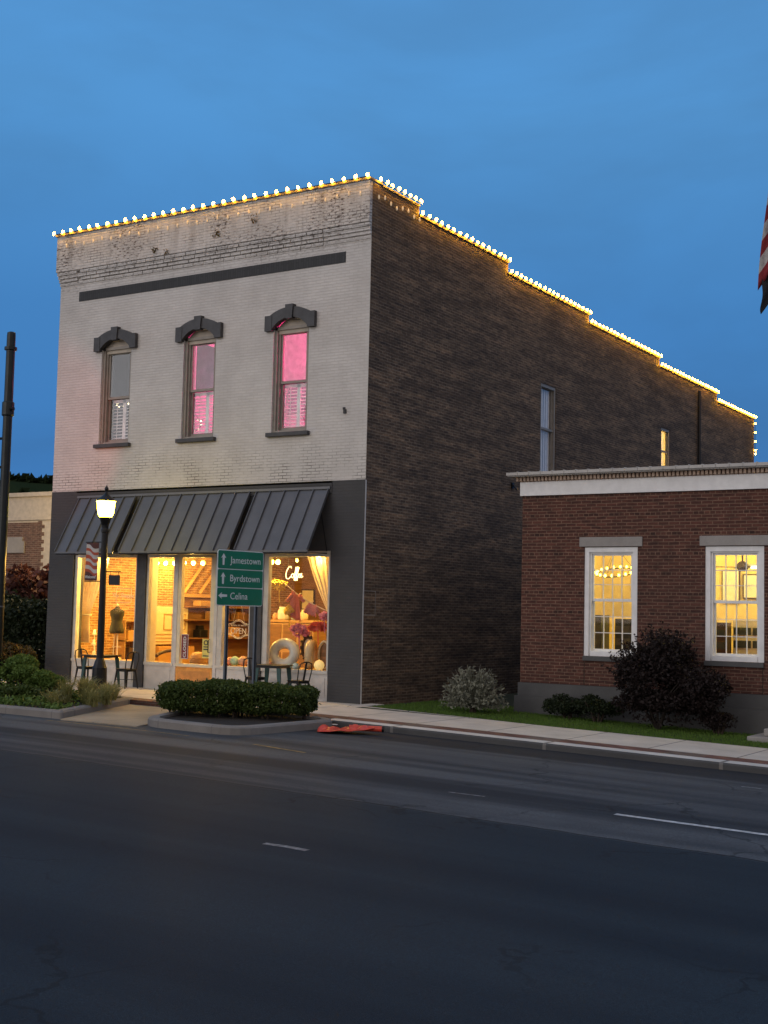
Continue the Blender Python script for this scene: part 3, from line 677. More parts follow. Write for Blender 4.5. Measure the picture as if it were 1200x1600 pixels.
# upper windows
def arc(c, half, zs, za, n=14):
    # arc through (c-half,zs),(c,za),(c+half,zs)
    h = za - zs; r = (half * half + h * h) / (2 * h); zc = za - r; a0 = math.asin(half / r)
    return [(c + r * math.sin(t), zc + r * math.cos(t)) for t in [-a0 + 2 * a0 * i / n for i in range(n + 1)]]
def sash_window(c, pane_mat):
    fr = MB()
    x0, x1, z0, z1 = c - 0.5, c + 0.5, 6.0, 8.62
    # outer mould
    for (a, b, ya, yb) in ((0.0, 0.07, 0.06, 0.30), (0.07, 0.12, 0.11, 0.30)):
        fr.box(x0 + a + .001, x0 + b, ya, yb, z0, 8.46 - a); fr.box(x1 - b, x1 - a - .001, ya, yb, z0, 8.46 - a); fr.box(x0 + a + .001, x1 - a - .001, ya, yb, 8.46 - b, 8.46 - a)
    fr.box(x0 + .001, x1 - .001, 0.07, 0.30, z0 + .001, z0 + 0.06)
    w = fr.build('window', 'trim', shop)
    s = MB(); a0, a1 = x0 + 0.12, x1 - 0.12
    # upper sash (outer plane) and lower sash (set back)
    for (ya, yb, za, zb) in ((0.15, 0.19, 7.15, 8.34), (0.195, 0.235, 6.06, 7.21)):
        s.box(a0, a0 + 0.05, ya, yb, za, zb); s.box(a1 - 0.05, a1, ya, yb, za, zb); s.box(a0 + .05, a1 - .05, ya, yb, zb - 0.06, zb); s.box(a0 + .05, a1 - .05, ya, yb, za, za + (0.06 if za > 7 else 0.08))
    s.build('sash', 'trim', w)
    p = MB(); p.box(a0 + 0.051, a1 - 0.051, 0.168, 0.173, 7.21, 8.28); p.box(a0 + 0.051, a1 - 0.051, 0.213, 0.218, 6.14, 7.15); p.build('pane', pane_mat, w)
    t = MB(); ar = arc(c, 0.5, 8.36, 8.66); t.prism([(x0, 8.3)] + ar + [(x1, 8.3)], 0.10, 0.14); t.build('arch_panel', 'cream', w)
    # louvred shutters inside, lower half
    sh = MB(); ys = 0.36
    for k in range(2):
        xa = x0 + 0.06 + 0.44 * k; xb = xa + 0.435
        sh.box(xa, xa + 0.045, ys, ys + 0.03, 5.98, 7.17); sh.box(xb - 0.045, xb, ys, ys + 0.03, 5.98, 7.17); sh.box(xa, xb, ys, ys + .03, 7.09, 7.17); sh.box(xa, xb, ys, ys + .03, 5.98, 6.08)
        z = 6.10
        while z < 7.06:
            sh.add([(xa + .045, ys - .01, z), (xb - .045, ys - .01, z), (xb - .045, ys + .035, z + 0.026), (xa + .045, ys + .035, z + 0.026), (xa + .045, ys - .01, z + .01), (xb - .045, ys - .01, z + .01), (xb - .045, ys + .035, z + 0.036), (xa + .045, ys + .035, z + 0.036)],
                   [(0, 1, 2, 3), (4, 5, 6, 7), (0, 1, 5, 4), (2, 3, 7, 6)]); z += 0.082
        sh.box((xa + xb) / 2 - .008, (xa + xb) / 2 + .008, ys - .02, ys - .012, 6.1, 7.1)
    sh.build('shutter', 'shutter', w)
    h = MB()   # hood with ears and keystone
    out = [(c - 0.70, 8.36), (c - 0.70, 8.71), (c - 0.58, 8.71)] + arc(c, 0.56, 8.72, 8.875) + [(c + 0.58, 8.71), (c + 0.70, 8.71), (c + 0.70, 8.36), (c + 0.50, 8.36)]
    inner = arc(c, 0.5, 8.38, 8.64)[::-1]
    # build as strips for clean faces
    oarc = arc(c, 0.56, 8.72, 8.875, 14); iarc = arc(c, 0.5, 8.40, 8.64, 14)
    for i in range(14): h.prism([oarc[i], oarc[i + 1], iarc[i + 1], iarc[i]], -0.09, 0.06)
    h.box(c - 0.70, c - 0.5, -0.10, 0.0, 8.36, 8.715); h.box(c + 0.5, c + 0.70, -0.10, 0.0, 8.36, 8.715)
    h.prism([(c - 0.085, 8.60), (c + 0.085, 8.60), (c + 0.11, 8.93), (c - 0.11, 8.93)], -0.125, 0.0)
    h.build('window_hood', 'charcoal', shop)
    s = MB(); s.bbox(c - 0.59, c + 0.59, -0.10, 0.06, 5.905, 5.998, 0.008); s.build('window_sill', 'charcoal', shop)
for i, c in enumerate(UC): sash_window(c, 'glass_up')
# side windows
def side_window(y0, y1, z0, z1, lit):
    fr = MB()
    fr.box(-0.15, -0.02, y0 + .001, y0 + 0.08, z0, z1 - .001); fr.box(-0.15, -0.02, y1 - 0.08, y1 - .001, z0, z1 - .001); fr.box(-0.15, -0.02, y0 + .08, y1 - .08, z1 - 0.09, z1 - .001); fr.box(-0.15, -0.02, y0 + .08, y1 - .08, z0, z0 + 0.08)
    zm = (z0 + z1) / 2 + 0.02
    fr.box(-0.13, -0.05, y0 + .08, y1 - .08, zm - 0.03, zm + 0.03); fr.box(-0.13, -0.085, y1 - 0.13, y1 - 0.08, z0 + .08, z1 - .09); fr.box(-0.13, -0.085, y0 + 0.08, y0 + 0.13, z0 + .08, z1 - .09)
    w = fr.build('window', 'trim', shop); p = MB(); p.box(-0.112, -0.107, y0 + 0.08, y1 - 0.08, z0 + .05, z1 - .05); p.build('pane', 'glass', w)
    s = MB(); s.box(-0.06, 0.05, y0 - 0.06, y1 + 0.06, z0 - 0.09, z0 - 0.002); s.build('window_sill', 'stone', shop)
    return w
w = side_window(8.75, 9.75, 5.88, 8.40, False)
mb = MB()
for k in range(24):
    ya = 8.80 + 0.9 * k / 24; yb = 8.80 + 0.9 * (k + 1) / 24; o = 0.02 * math.sin(k * 1.7)
    mb.quad((-0.17 + o, ya, 5.95), (-0.17 - o, yb, 5.95), (-0.17 - o, yb, 8.3), (-0.17 + o, ya, 8.3))
mb.build('curtain', 'white', w)
w = side_window(18.15, 19.0, 6.8, 8.40, True)
mb = MB(); mb.box(-0.150, -0.145, 18.2, 18.95, 6.85, 8.3); mb.build('lit_blind', 'blind', w)
# inner walls, floors and ceilings
mb = MB(); mb.box(W + 0.3, -0.35, 0.30, 10.2, 0.02, 0.10); mb.build('shop_floor', 'floorwood', shop)
mb = MB(); mb.box(W + 0.3, -0.35, 0.351, 10.2, 3.62, 3.72); mb.build('shop_ceiling', 'wood', shop)
mb = MB(); mb.box(W + 0.301, W + 0.33, 0.36, 10.2, 0.1, 3.62); mb.build('shop_brick_wall', 'in_brick', shop)
mb = MB(); mb.box(-0.38, -0.351, 0.36, 10.2, 0.1, 3.62); mb.box(W + 0.33, -0.38, 10.1, 10.2, 0.1, 3.62); mb.build('shop_inner_wall', 'wood', shop)
mb = MB(); mb.box(W + 0.3, -0.35, 0.351, 7.0, 4.95, 5.1); mb.box(W + 0.3, -0.35, 0.351, 7.0, 8.95, 9.1); mb.box(W + 0.3, -0.35, 6.9, 7.0, 5.1, 8.95)
mb.box(-6.35, -6.25, 0.352, 6.9, 5.1, 8.95); mb.box(-3.55, -3.45, 1.4, 6.9, 5.1, 8.95); mb.box(-0.37, -0.352, 0.352, 6.9, 5.1, 8.95); mb.build('upstairs_wall', 'pinkwall', shop)
mb = MB(); mb.box(W + 0.301, W + 0.32, 0.352, 6.89, 5.11, 8.94); mb.box(W + 0.33, -6.36, 2.5, 2.55, 5.11, 8.94); mb.build('dim_wall', 'roomdark', shop)
mb = MB(); mb.box(-3.4, -0.4, 1.5, 1.55, 5.11, 8.94); mb.build('pink_wall', 'pinkwall', shop)
mb = MB(); mb.box(-3.2, -0.9, 1.42, 1.498, 6.7, 7.42); mb.build('wall_ledge', 'purple', shop)
mb = MB(); mb.prism([(-5.55, 7.35), (-4.9, 7.35), (-4.9, 8.30), (-5.55, 8.55)], 0.75, 0.80); mb.build('shaded_soffit_board', 'purple', shop)  # added board, its mauve colour stands in for a soffit in shadow
mb = MB(); mb.box(-2.6, -1.5, 15.6, 15.7, 5, 8.9); mb.build('rear_partition', 'pinkwall', shop)
mb = MB(); mb.box(-2.2, -0.36, 17.2, 17.25, 5, 9.15); mb.box(-2.2, -0.36, 20.0, 20.05, 5, 9.15); mb.box(-2.25, -2.2, 17.2, 20.05, 5, 9.15); mb.box(-2.2, -.36, 17.25, 20, 4.9, 5); mb.build('lit_room', 'ivory', shop)
# storefront joinery
FB = 0.09
def shopwin(name, x0, x1, z0=0.66, z1=3.24, jl=0.06, jr=0.06, mat='offwhite', kick='kick', kz=None):
    kz = gz((x0 + x1) / 2) - 0.05 if kz is None else kz
    f = MB(); f.box(x0, x0 + jl, 0.04, 0.16, z0, z1); f.box(x1 - jr, x1, 0.04, 0.16, z0, z1); f.box(x0 + jl, x1 - jr, 0.04, 0.16, z1 - 0.07, z1); f.box(x0, x1, 0.02, 0.18, z0 - 0.07, z0)
    f = f.build(name, mat, shop)
    p = MB(); p.box(x0 + jl, x1 - jr, 0.10, 0.108, z0 + .001, z1 - 0.071); p.build('pane', 'shopglass', f)
    k = MB(); k.box(x0, x1, 0.05, 0.14, kz, z0 - 0.071); k.box(x0 + 0.08, x1 - 0.08, 0.035, 0.049, kz + 0.12, z0 - 0.16); k.build('kick_panel', kick, f)
    return f
shopwin('display_window', -8.698, -6.575, jl=0.10)
shopwin('display_window', -6.275, -5.36, jl=0.07)
door = shopwin('door', -5.27, -4.15, jl=0.10, jr=0.12, kick='amber', mat='ivory')
mb = MB(); mb.tube([(-4.24, 0.02, 1.25), (-4.24, -0.03, 1.25), (-4.24, -0.03, 0.95), (-4.24, 0.02, 0.95)], 0.012, 6); mb.build('handle', 'black', door)
shopwin('display_window', -4.05, -3.075, jl=0.14, jr=0.05)
shopwin('display_window', -2.735, -0.90, jl=0.14, jr=0.05)
mb = MB(); mb.box(-6.57, -6.28, 0.0, 0.20, -0.1, 3.29); mb.build('column', 'charcoal', shop)
mb = MB(); mb.box(-3.07, -2.74, 0.0, 0.20, -0.1, 3.29); mb.build('column', 'charcoal', shop)
mb = MB(); mb.box(-5.355, -5.275, 0.03, 0.17, -0.1, 3.245); mb.box(-4.145, -4.055, 0.03, 0.17, -0.1, 3.245); mb.build('mullion', 'kick', shop)
mb = MB(); mb.box(-8.698, -0.872, 0.02, 0.3, 3.246, 3.298); mb.build('head_rail', 'offwhite', shop)
mb = MB(); mb.box(-6.40, -6.33, 0.21, 0.50, 0.1, 3.62); mb.build('display_partition', 'ivory', shop)
for (a, b, c) in ((-8.69, -6.41, 1.0), (-4.0, -3.1, .9), (-2.72, -.9, 1.3)): MB().box(a, b, 0.20, c, 0.1, 0.64).build('display_platform', 'timber', shop)
# awnings
def awning(x0, x1, sx0, label):
    zt, yo, zb = 4.66, -0.80, 3.27
    a = MB()
    a.add([(x0, -0.03, zt), (x1, -0.03, zt), (x1, yo, zb), (x0, yo, zb), (x0, -0.03, zt - .03), (x1, -0.03, zt - .03), (x1, yo, zb - .03), (x0, yo, zb - .03)], [(0, 1, 2, 3), (7, 6, 5, 4), (0, 4, 5, 1), (2, 6, 7, 3), (0, 3, 7, 4), (1, 5, 6, 2)])
    o = a.build('awning', 'metal_roof', shop)
    r = MB(); n = max(3, round((x1 - x0) / 0.42))
    for i in range(n + 1):
        x = x0 + 0.015 + (x1 - x0 - 0.03) * i / n
        r.add([(x - .012, -0.03, zt + .001), (x + .012, -0.03, zt + .001), (x + .012, yo, zb + .001), (x - .012, yo, zb + .001), (x - .010, -0.05, zt + .04), (x + .010, -0.05, zt + .04), (x + .010, yo - .025, zb + .04), (x - .010, yo - .025, zb + .04)], [(0, 1, 2, 3), (4, 5, 6, 7), (0, 3, 7, 4), (1, 2, 6, 5), (2, 3, 7, 6), (0, 1, 5, 4)])
    r.build('standing_seam', 'metal_roof', o)
    t = MB()
    for x in (x0 + 0.03, x1 - 0.03):
        t.tube([(x, -0.035, zt - 0.06), (x, yo + .01, zb - 0.05), (x, -0.035, zb - 0.03)], 0.016, 6); t.tube([(x, -0.30, 4.16), (x, -0.035, zb + 0.02)], 0.014, 6)
    t.tube([(x0 + .03, yo + .01, zb - .05), (x1 - .03, yo + .01, zb - .05)], 0.018, 6)
    t.build('bracket', 'black', o)
    return o
awning(-8.56, -6.64, 0, ''); awning(-6.45, -3.12, 0, ''); awning(-2.95, -0.93, 0, '')
mb = MB(); mb.box(-8.62, -0.90, -0.06, -0.031, 4.665, 4.72); mb.build('awning_flashing', 'metal_roof', shop)

# ------------------------------------------------------------------ string lights along the roof
def bulb_mesh():
    mb = MB(); mb.lathe([(0.010, -0.022), (0.015, -0.016), (0.027, 0.010), (0.032, 0.033), (0.027, 0.056), (0.013, 0.073), (0.003, 0.080)], (0, 0, 0), 10)
    o = mb.build('bulb', 'bulb', smooth=True, origin=(0, 0, 0)); me = o.data; bpy.data.objects.remove(o); return me
BULB = bulb_mesh()
def small_mesh():
    mb = MB(); mb.lathe([(0.006, 0.05), (0.015, 0.03), (0.024, -0.01), (0.018, -0.04), (0.003, -0.06)], (0, 0, 0), 8)
    o = mb.build('drop_bulb', 'bulbdim', smooth=True, origin=(0, 0, 0)); me = o.data; bpy.data.objects.remove(o); return me
DROP = small_mesh()
def light_string(pts, label, tilt=None, drops=None):
    t = thing('string_light', label, 'string lights', pts[0], 0, 'string lights along the roof edge')
    c = MB(); c.tube([Vector(p) + Vector((0, 0, -0.012)) for p in pts] if len(pts) > 1 else pts * 2, 0.012, 5); c.build('cord', 'black', t)
    for i, p in enumerate(pts):
        b = bpy.data.objects.new('bulb', BULB); COL.objects.link(b); b.parent = t; b.location = Vector(p) - Vector(pts[0])
        if tilt: b.rotation_euler = tilt
        else: b.rotation_euler = (random.uniform(-.45, .45), random.uniform(-.45, .45), 0)
    for p in (drops or []):
        b = bpy.data.objects.new('drop_bulb', DROP); COL.objects.link(b); b.parent = t; b.location = Vector(p) - Vector(pts[0])
    return t
fp = [(W - 0.16 + (9.70) * i / 31, -0.175, 11.56) for i in range(32)]
light_string(fp, 'string of warm bulbs along the straight top of the white front wall', None, [(p[0] + 0.1, -0.118, 11.24 + 0.03 * math.sin(i * 2.1)) for i, p in enumerate(fp[1:-1])])
names = ['first and highest', 'second', 'third', 'fourth', 'fifth', 'lowest and farthest']
for k, (a, b, z) in enumerate(STEPS):
    n = max(5, round((b - a) / 0.30)); a0 = a + (0.22 if k == 0 else 0.05)
    pts = [(0.075, a0 + (b - 0.02 - a0) * i / n, z + (0.085 if k == 0 else 0.055)) for i in range(n + 1)]
    light_string(pts, 'string of warm bulbs on the %s step of the brown side wall' % names[k], None, [(0.03, p[1], z - 0.28 + 0.05 * math.sin(i * 1.7)) for i, p in enumerate(pts)] if k == 0 else None)
light_string([(0.03, D + 0.05, 9.95 - 0.36 * i) for i in range(4)] + [(0.03, D + .05, 8.72)], 'short string of bulbs hanging down the far rear corner of the building', (R(-80), 0, 0))

# ------------------------------------------------------------------ things inside the shop
def lamp(name, loc, power, color, r=0.05, kind='POINT'):
    d = bpy.data.lights.new(name, kind); d.energy = power; d.color = color
    if kind == 'POINT': d.shadow_soft_size = r
    o = bpy.data.objects.new(name, d); COL.objects.link(o); o.location = loc; return o
WARM = (1.0, 0.60, 0.12)
tr = thing('track_light', 'ceiling track with glowing spot lamps behind the two middle shop panes', 'track light', (-6.2, 1.5, 3.2))
mb = MB(); mb.box(-7.4, -5.2, 1.48, 1.52, 3.22, 3.26); mb.tube([(-7.2, 1.5, 3.26), (-7.2, 1.5, 3.62)], 0.01, 6); mb.tube([(-5.4, 1.5, 3.26), (-5.4, 1.5, 3.62)], 0.01, 6); mb.build('rail', 'black', tr)
for x in (-7.27, -6.98, -6.69, -6.37, -6.07, -5.76):
    mb = MB(); mb.ellip((x, 1.5, 3.10), (0.055, 0.055, 0.06)); mb.build('bulb', 'track', tr, smooth=True)
    l = lamp('spot_lamp', (x, 1.4, 3.02), 84, WARM)
tr = thing('track_light', 'pair of glowing spot lamps high in the right-hand display window', 'track light', (-3.3, 1.2, 3.2))
mb = MB(); mb.box(-3.6, -3.0, 1.18, 1.22, 3.22, 3.26); mb.tube([(-3.3, 1.2, 3.26), (-3.3, 1.2, 3.62)], 0.01, 6); mb.build('rail', 'black', tr)
for x in (-3.39, -3.21):
    mb = MB(); mb.ellip((x, 1.2, 3.11), (0.055, 0.055, 0.06)); mb.build('bulb', 'track', tr, smooth=True)
    lamp('spot_lamp', (x + 0.2, 1.1, 3.0), 74, WARM)
for (x, y, z, p) in ((-8.0, 0.30, 3.12, 95), (-8.4, 4.0, 3.2, 175), (-6.5, 6.5, 3.2, 190), (-3.0, 4.0, 3.2, 190), (-1.4, 0.30, 3.12, 42)):
    lt = thing('pendant_lamp', {-8.0: 'small lamp over the left window display', -8.4: 'bulb hanging by the brick wall inside the shop', -6.5: 'bulb hanging deep in the shop', -3.0: 'bulb hanging in the middle of the shop', -1.4: 'small lamp over the right window display'}[x], 'lamp', (x, y, z))
    mb = MB(); mb.ellip((x, y, z + 0.2), (0.04, 0.04, 0.05)); mb.build('bulb', 'track', lt, smooth=True); mb = MB(); mb.tube([(x, y, z + 0.25), (x, y, 3.62)], 0.008, 5); mb.build('cord', 'black', lt)
    lamp('pendant_light', (x, y, z), p, WARM)
def drape(name, path_l, path_r, y, label, amp=0.05, folds=6):
    # cloth between two edge curves (lists of (x,z))
    mb = MB(); n = len(path_l); k = folds * 8; vs = []
    for i in range(n):
        for j in range(k + 1):
            t = j / k; x = path_l[i][0] * (1 - t) + path_r[i][0] * t; z = path_l[i][1] * (1 - t) + path_r[i][1] * t
            wd = abs(path_r[i][0] - path_l[i][0]); vs.append((x, y + amp * math.sin(t * folds * 2 * math.pi + 0.4 * math.sin(i)) * (0.6 + 0.4 * math.cos(i * 0.5)), z))
    fs = [(i * (k + 1) + j, i * (k + 1) + j + 1, (i + 1) * (k + 1) + j + 1, (i + 1) * (k + 1) + j) for i in range(n - 1) for j in range(k)]
    mb.add(vs, fs)
    o = mb.build(name, 'curtain', smooth=True, weld=False); tag(o, label, 'curtain', 'curtains in the shop windows')
    return o
N_ = 12
pl_ = []; pr_ = []
for i in range(N_):
    t = i / (N_ - 1)
    if t < 0.68: s = t / 0.68; pl_.append((-9.0 + 0.12 * s ** 2, 3.2 - 1.5 * s)); pr_.append((-7.95 - 0.62 * s ** 1.25, 3.2 - 1.42 * s))
    else: s = (t - 0.68) / 0.32; pl_.append((-8.88 + 0.0 * s, 1.70 - 0.66 * s)); pr_.append((-8.57 + 0.06 * s, 1.78 - 0.74 * s))
drape('curtain', pl_, pr_, 0.48, 'long cream curtain tied back at the left edge of the left display window', 0.04, 7)
mb = MB(); mb.tube([(-8.98 + 0.5 * math.cos(a) * 0.4 + 0.25, 0.48 + 0.09 * math.sin(a), 1.74) for a in np.linspace(0, 2 * math.pi, 14)[:-1]], 0.018, 6, True)
tag(mb.build('curtain_tie', 'letter'), 'cord holding the cream curtain gathered', 'curtain tie')
pl_ = [(-1.80 + 0.62 * (i / 9) ** 1.15, 3.2 - 1.32 * i / 9) for i in range(10)]; pr_ = [(-0.96 - 0.05 * (i / 9), 3.2 - 1.32 * i / 9) for i in range(10)]
drape('curtain', pl_, pr_, 0.42, 'cream curtain swept to the right edge of the right display window', 0.04, 6)
# dress form
df = thing('dress_form', 'headless olive dress form on a stand in the left display window', 'dress form', (-7.96, 0.85, 0.66))
def ell_lathe(mb, prof, c, n=20):
    vs = []; fs = []
    for rx, ry, z in prof:
        for j in range(n): th = 2 * math.pi * j / n; vs.append((c[0] + rx * math.cos(th), c[1] + ry * math.sin(th), z))
    for i in range(len(prof) - 1):
        for j in range(n): fs.append((i * n + j, i * n + (j + 1) % n, (i + 1) * n + (j + 1) % n, (i + 1) * n + j))
    fs += [tuple(range(n))[::-1], tuple(range((len(prof) - 1) * n, len(prof) * n))]
    return mb.add(vs, fs)
mb = MB(); ell_lathe(mb, [(0.20, 0.15, 1.29), (0.215, 0.155, 1.36), (0.19, 0.14, 1.46), (0.155, 0.115, 1.58), (0.165, 0.125, 1.68), (0.195, 0.15, 1.75), (0.215, 0.13, 1.82), (0.225, 0.10, 1.855), (0.17, 0.085, 1.885), (0.08, 0.065, 1.91), (0.055, 0.055, 1.94), (0.052, 0.052, 1.975)], (-7.97, 0.85, 0)); mb.build('torso', 'form', df, smooth=True)
mb = MB(); mb.lathe([(0.012, 1.975), (0.03, 1.985), (0.022, 2.02), (0.004, 2.05)], (-7.97, 0.85, 0), 10); mb.build('finial', 'letter', df, smooth=True)
mb = MB(); mb.tube([(-7.93, 0.85, 1.3), (-7.93, 0.85, 0.70)], 0.018, 8); mb.tube([(-8.03, 0.85, 1.3), (-8.06, 0.85, 0.70)], 0.012, 6); mb.lathe([(0.15, 0.645), (0.15, 0.67), (0.03, 0.70)], (-7.97, 0.85, 0), 14); mb.tube([(-8.1, 0.85, 0.95), (-7.8, 0.85, 0.95)], 0.01, 6); mb.build('stand', 'ivory', df)
# lettering on the left pane (painted on the glass)
gl = thing('window_lettering', 'cream painted shop lettering in a thin frame on the left pane', 'lettering', (-7.1, 0.09, 2.05))
mb = MB(); text_on(mb, 'The Shoppe', 0.15, (-7.45, 0.088, 2.19), (1, 0, 0), (0, 0, 1), shear=0.25, depth=0.002); mb.build('letters', 'letter', gl)
mb = MB(); x0, x1, z0, z1 = -7.3, -6.80, 2.06, 2.42
for (a, b, c, d) in ((x0, x1, z0, z0 + .012), (x0, x1, z1 - .012, z1), (x0, x0 + .012, z0 + .012, z1 - .012), (x1 - .012, x1, z0 + .012, z1 - .012)): mb.box(a, b, 0.084, 0.090, c, d)
mb.build('frame', 'letter', gl)
# low shelf with boxes behind the dress form
sh = thing('display_shelf', 'low wooden shelf unit behind the dress form', 'shelf', (-8.75, 2.65, 0.1))
mb = MB()
for z in (0.55, 1.05, 1.58): mb.box(-9.2, -8.85, 2.1, 3.3, z, z + 0.03)
for y in (2.1, 2.68, 3.27): mb.box(-9.2, -8.85, y, y + 0.03, 0.1, 1.58)
mb.build('shelf_board', 'timber', sh)
for (y, z, w, h, mt) in ((2.25, 1.08, 0.3, 0.26, 'orangewood'), (2.75, 1.08, 0.36, 0.2, 'wood'), (2.3, 0.58, 0.3, 0.3, 'darkwood'), (2.8, 0.58, 0.33, 0.2, 'orangewood')):
    mb = MB(); mb.bbox(-9.12, -8.87, y, y + w, z, z + h, 0.01); mb.box(-8.869, -8.864, y + w * .35, y + w * .65, z + h * .6, z + h * .75)
    tag(mb.build('storage_box', mt), {(2.25): 'orange box on the upper left of the low shelf', 2.75: 'wide brown box on the upper right of the low shelf', 2.3: 'dark box on the lower left of the low shelf', 2.8: 'orange box on the lower right of the low shelf'}[y], 'box', 'boxes on the low shelf')
# pale figurines / white pieces near the curtain
for i, (x, z, s) in enumerate(((-8.50, 0.72, 0.07), (-8.52, 1.02, 0.06), (-8.51, 1.27, 0.055))):
    mb = MB(); mb.lathe([(s * .9, -s), (s, -s * .3), (s * .5, s * .4), (s * .7, s), (s * .2, s * 1.4)], (x, 0.62, z + 0.02), 12)
    mb.tube([(x, 0.62, z), (x, 0.68, 0.65)], 0.01, 5)
    tag(mb.build('ornament', 'balle', smooth=True), ['lowest', 'middle', 'top'][i] + ' pale glowing ornament beside the tied curtain', 'ornament', 'ornaments by the curtain')
lamp('curtain_fill_light', (-8.40, 0.60, 1.45), 14, WARM, 0.06)  # added point light with no fixture, brightens the tied curtain
# ivory panelled door leaning at the brick wall
wd = thing('panelled_door', 'ivory panelled door leaf standing against the inside brick wall', 'door', (-9.1, 4.25, 0.93))
mb = MB(); mb.bbox(-9.2, -9.12, 3.55, 4.93, 0.95, 2.0, 0.012); mb.build('leaf', 'ivory', wd)
mb = MB()
for (a, b, c, d) in ((3.9, 4.25, 1.35, 1.8), (4.4, 4.8, 1.35, 1.8)):
    for (p, q, r_, s_) in ((a, b, c, c + .02), (a, b, d - .02, d), (a, a + .02, c + .02, d - .02), (b - .02, b, c + .02, d - .02)): mb.box(-9.12, -9.10, p, q, r_, s_)
for z in (1.02, 1.12, 1.22): mb.box(-9.12, -9.105, 3.6, 4.9, z, z + 0.02)
mb.build('panel_moulding', 'timber', wd)
tag(MB().bbox(-9.2, -8.9, 3.5, 5.0, 0.1, 0.90, 0.02).build('low_cupboard', 'orangewood'), 'orange wood low cupboard under the ivory door leaf', 'cupboard')
# wall shelves with timber frame
ws = thing('wall_shelf', 'brown wall shelves with a light timber truss on the brick wall', 'shelves', (-9.0, 5.4, 0.1))
mb = MB()
for z in (1.10, 1.62, 1.99): mb.box(-9.2, -8.85, 4.7, 7.9, z, z + 0.035)
mb.box(-9.235, -9.21, 4.7, 7.9, 0.1, 2.3); mb.build('shelf_board', 'wood', ws)
mb = MB(); mb.box(-9.2, -9.08, 4.55, 7.9, 2.28, 2.38)
for (ya, za, yb, zb) in ((4.72, 2.38, 5.5, 3.2), (5.4, 2.38, 6.15, 3.15), (6.1, 2.38, 6.9, 3.2), (6.8, 2.38, 7.6, 3.2)):
    mb.tube([(-9.13, ya, za), (-9.13, yb, zb)], 0.06, 4)
mb.build('timber_truss', 'timber', ws)
for (y, z, w, h, mt, lb) in ((5.2, 1.14, 0.34, 0.22, 'black', 'black till on the middle wall shelf'), (5.7, 1.655, 0.5, 0.25, 'timber', 'light wooden crate on the upper wall shelf'), (6.6, 1.14, 0.4, 0.3, 'orangewood', 'orange crate on the lower wall shelf'), (6.9, 1.655, 0.35, 0.22, 'wood', 'brown crate on the upper wall shelf'), (5.15, 2.03, 0.8, 0.16, 'timber', 'long pale plank box on the top wall shelf')):
    mb = MB(); mb.bbox(-9.15, -8.88, y, y + w, z, z + h, 0.015)
    if mt == 'black': mb.prism([(y + .03, z + h), (y + w - .03, z + h), (y + w - .06, z + h + .12), (y + .06, z + h + .12)], -9.1, -9.0, 'yz')
    else:
        for q in (0.3, 0.62): mb.box(-8.88, -8.872, y + .02, y + w - .02, z + h * q, z + h * q + .012)
    tag(mb.build('till' if mt == 'black' else 'crate', mt), lb, 'till' if mt == 'black' else 'crate')
# armchair behind the narrow pane, basket behind the door
ac = thing('armchair', 'dark round-backed armchair behind the narrow shop pane', 'armchair', (-6.7, 1.4, 0.1))
mb = MB(); mb.bbox(-7.0, -6.4, 1.1, 1.65, 0.38, 0.52, 0.04); mb.build('seat', 'darkwood', ac)
mb = MB(); mb.tube([(-6.7 + 0.34 * math.cos(a), 1.42 + 0.28 * math.sin(a), 0.80 + 0.1 * math.sin(a)) for a in np.linspace(-0.5, math.pi + 0.5, 14)], 0.045, 8); mb.build('backrest', 'darkwood', ac)
for (x, y) in ((-6.95, 1.15), (-6.45, 1.15), (-6.95, 1.6), (-6.45, 1.6)): MB().tube([(x, y, 0.42), (x, y, 0.1)], 0.022, 6).build('leg', 'darkwood', ac)
mb = MB(); mb.lathe([(0.16, 0.1), (0.2, 0.55), (0.22, 0.70), (0.21, 0.82), (0.14, 0.9), (0.05, 0.92)], (-5.25, 0.85, 0), 18)
for k in range(8): mb.tube([(-5.25 + (0.215 + .004) * math.cos(a), 0.85 + 0.219 * math.sin(a), 0.45 + k * 0.045) for a in np.linspace(0, 2 * math.pi, 16)[:-1]], 0.012, 4, True)
tag(mb.build('wicker_basket', 'timber', smooth=True), 'round wicker basket standing behind the door glass', 'basket')
# signs hung in the door
cs = thing('closed_sign', 'narrow dark red sign reading CLOSED down the door glass', 'sign', (-5.04, 0.09, 0.77))
MB().bbox(-5.15, -4.93, 0.078, 0.092, 0.77, 1.35, 0.004).build('sign_board', 'redsign', cs)
mb = MB(); text_on(mb, 'CLOSED', 0.115, (-5.00, 0.073, 0.80), (0, 0, 1), (-1, 0, 0), sx=1.17, depth=0.002, bold=0.002); mb.build('letters', 'signwhite', cs)
mb = MB()
for (a, b, c, d) in ((-5.145, -4.935, .775, .785), (-5.145, -4.935, 1.335, 1.345), (-5.145, -5.137, .785, 1.335), (-4.943, -4.935, .785, 1.335)): mb.box(a, b, 0.072, 0.0775, c, d)
mb.build('border', 'signwhite', cs)
po = thing('poster', 'yellow notice taped low on the right of the door glass', 'poster', (-4.4, 0.09, 0.81))
MB().box(-4.51, -4.28, 0.085, 0.092, 0.81, 1.26).build('paper', 'yelpap', po)
mb = MB(); mb.tube([(-4.40 + 0.055 * math.cos(a), 0.08, 1.17 + 0.05 * math.sin(a)) for a in np.linspace(0, 2 * math.pi, 12)[:-1]], 0.012, 5, True); mb.box(-4.47, -4.32, 0.08, 0.0845, 1.06, 1.085); mb.box(-4.47, -4.32, 0.08, 0.0845, 1.0, 1.03); mb.box(-4.48, -4.31, 0.08, 0.0845, 0.85, 0.875)
mb.build('print', 'cabinet', po)
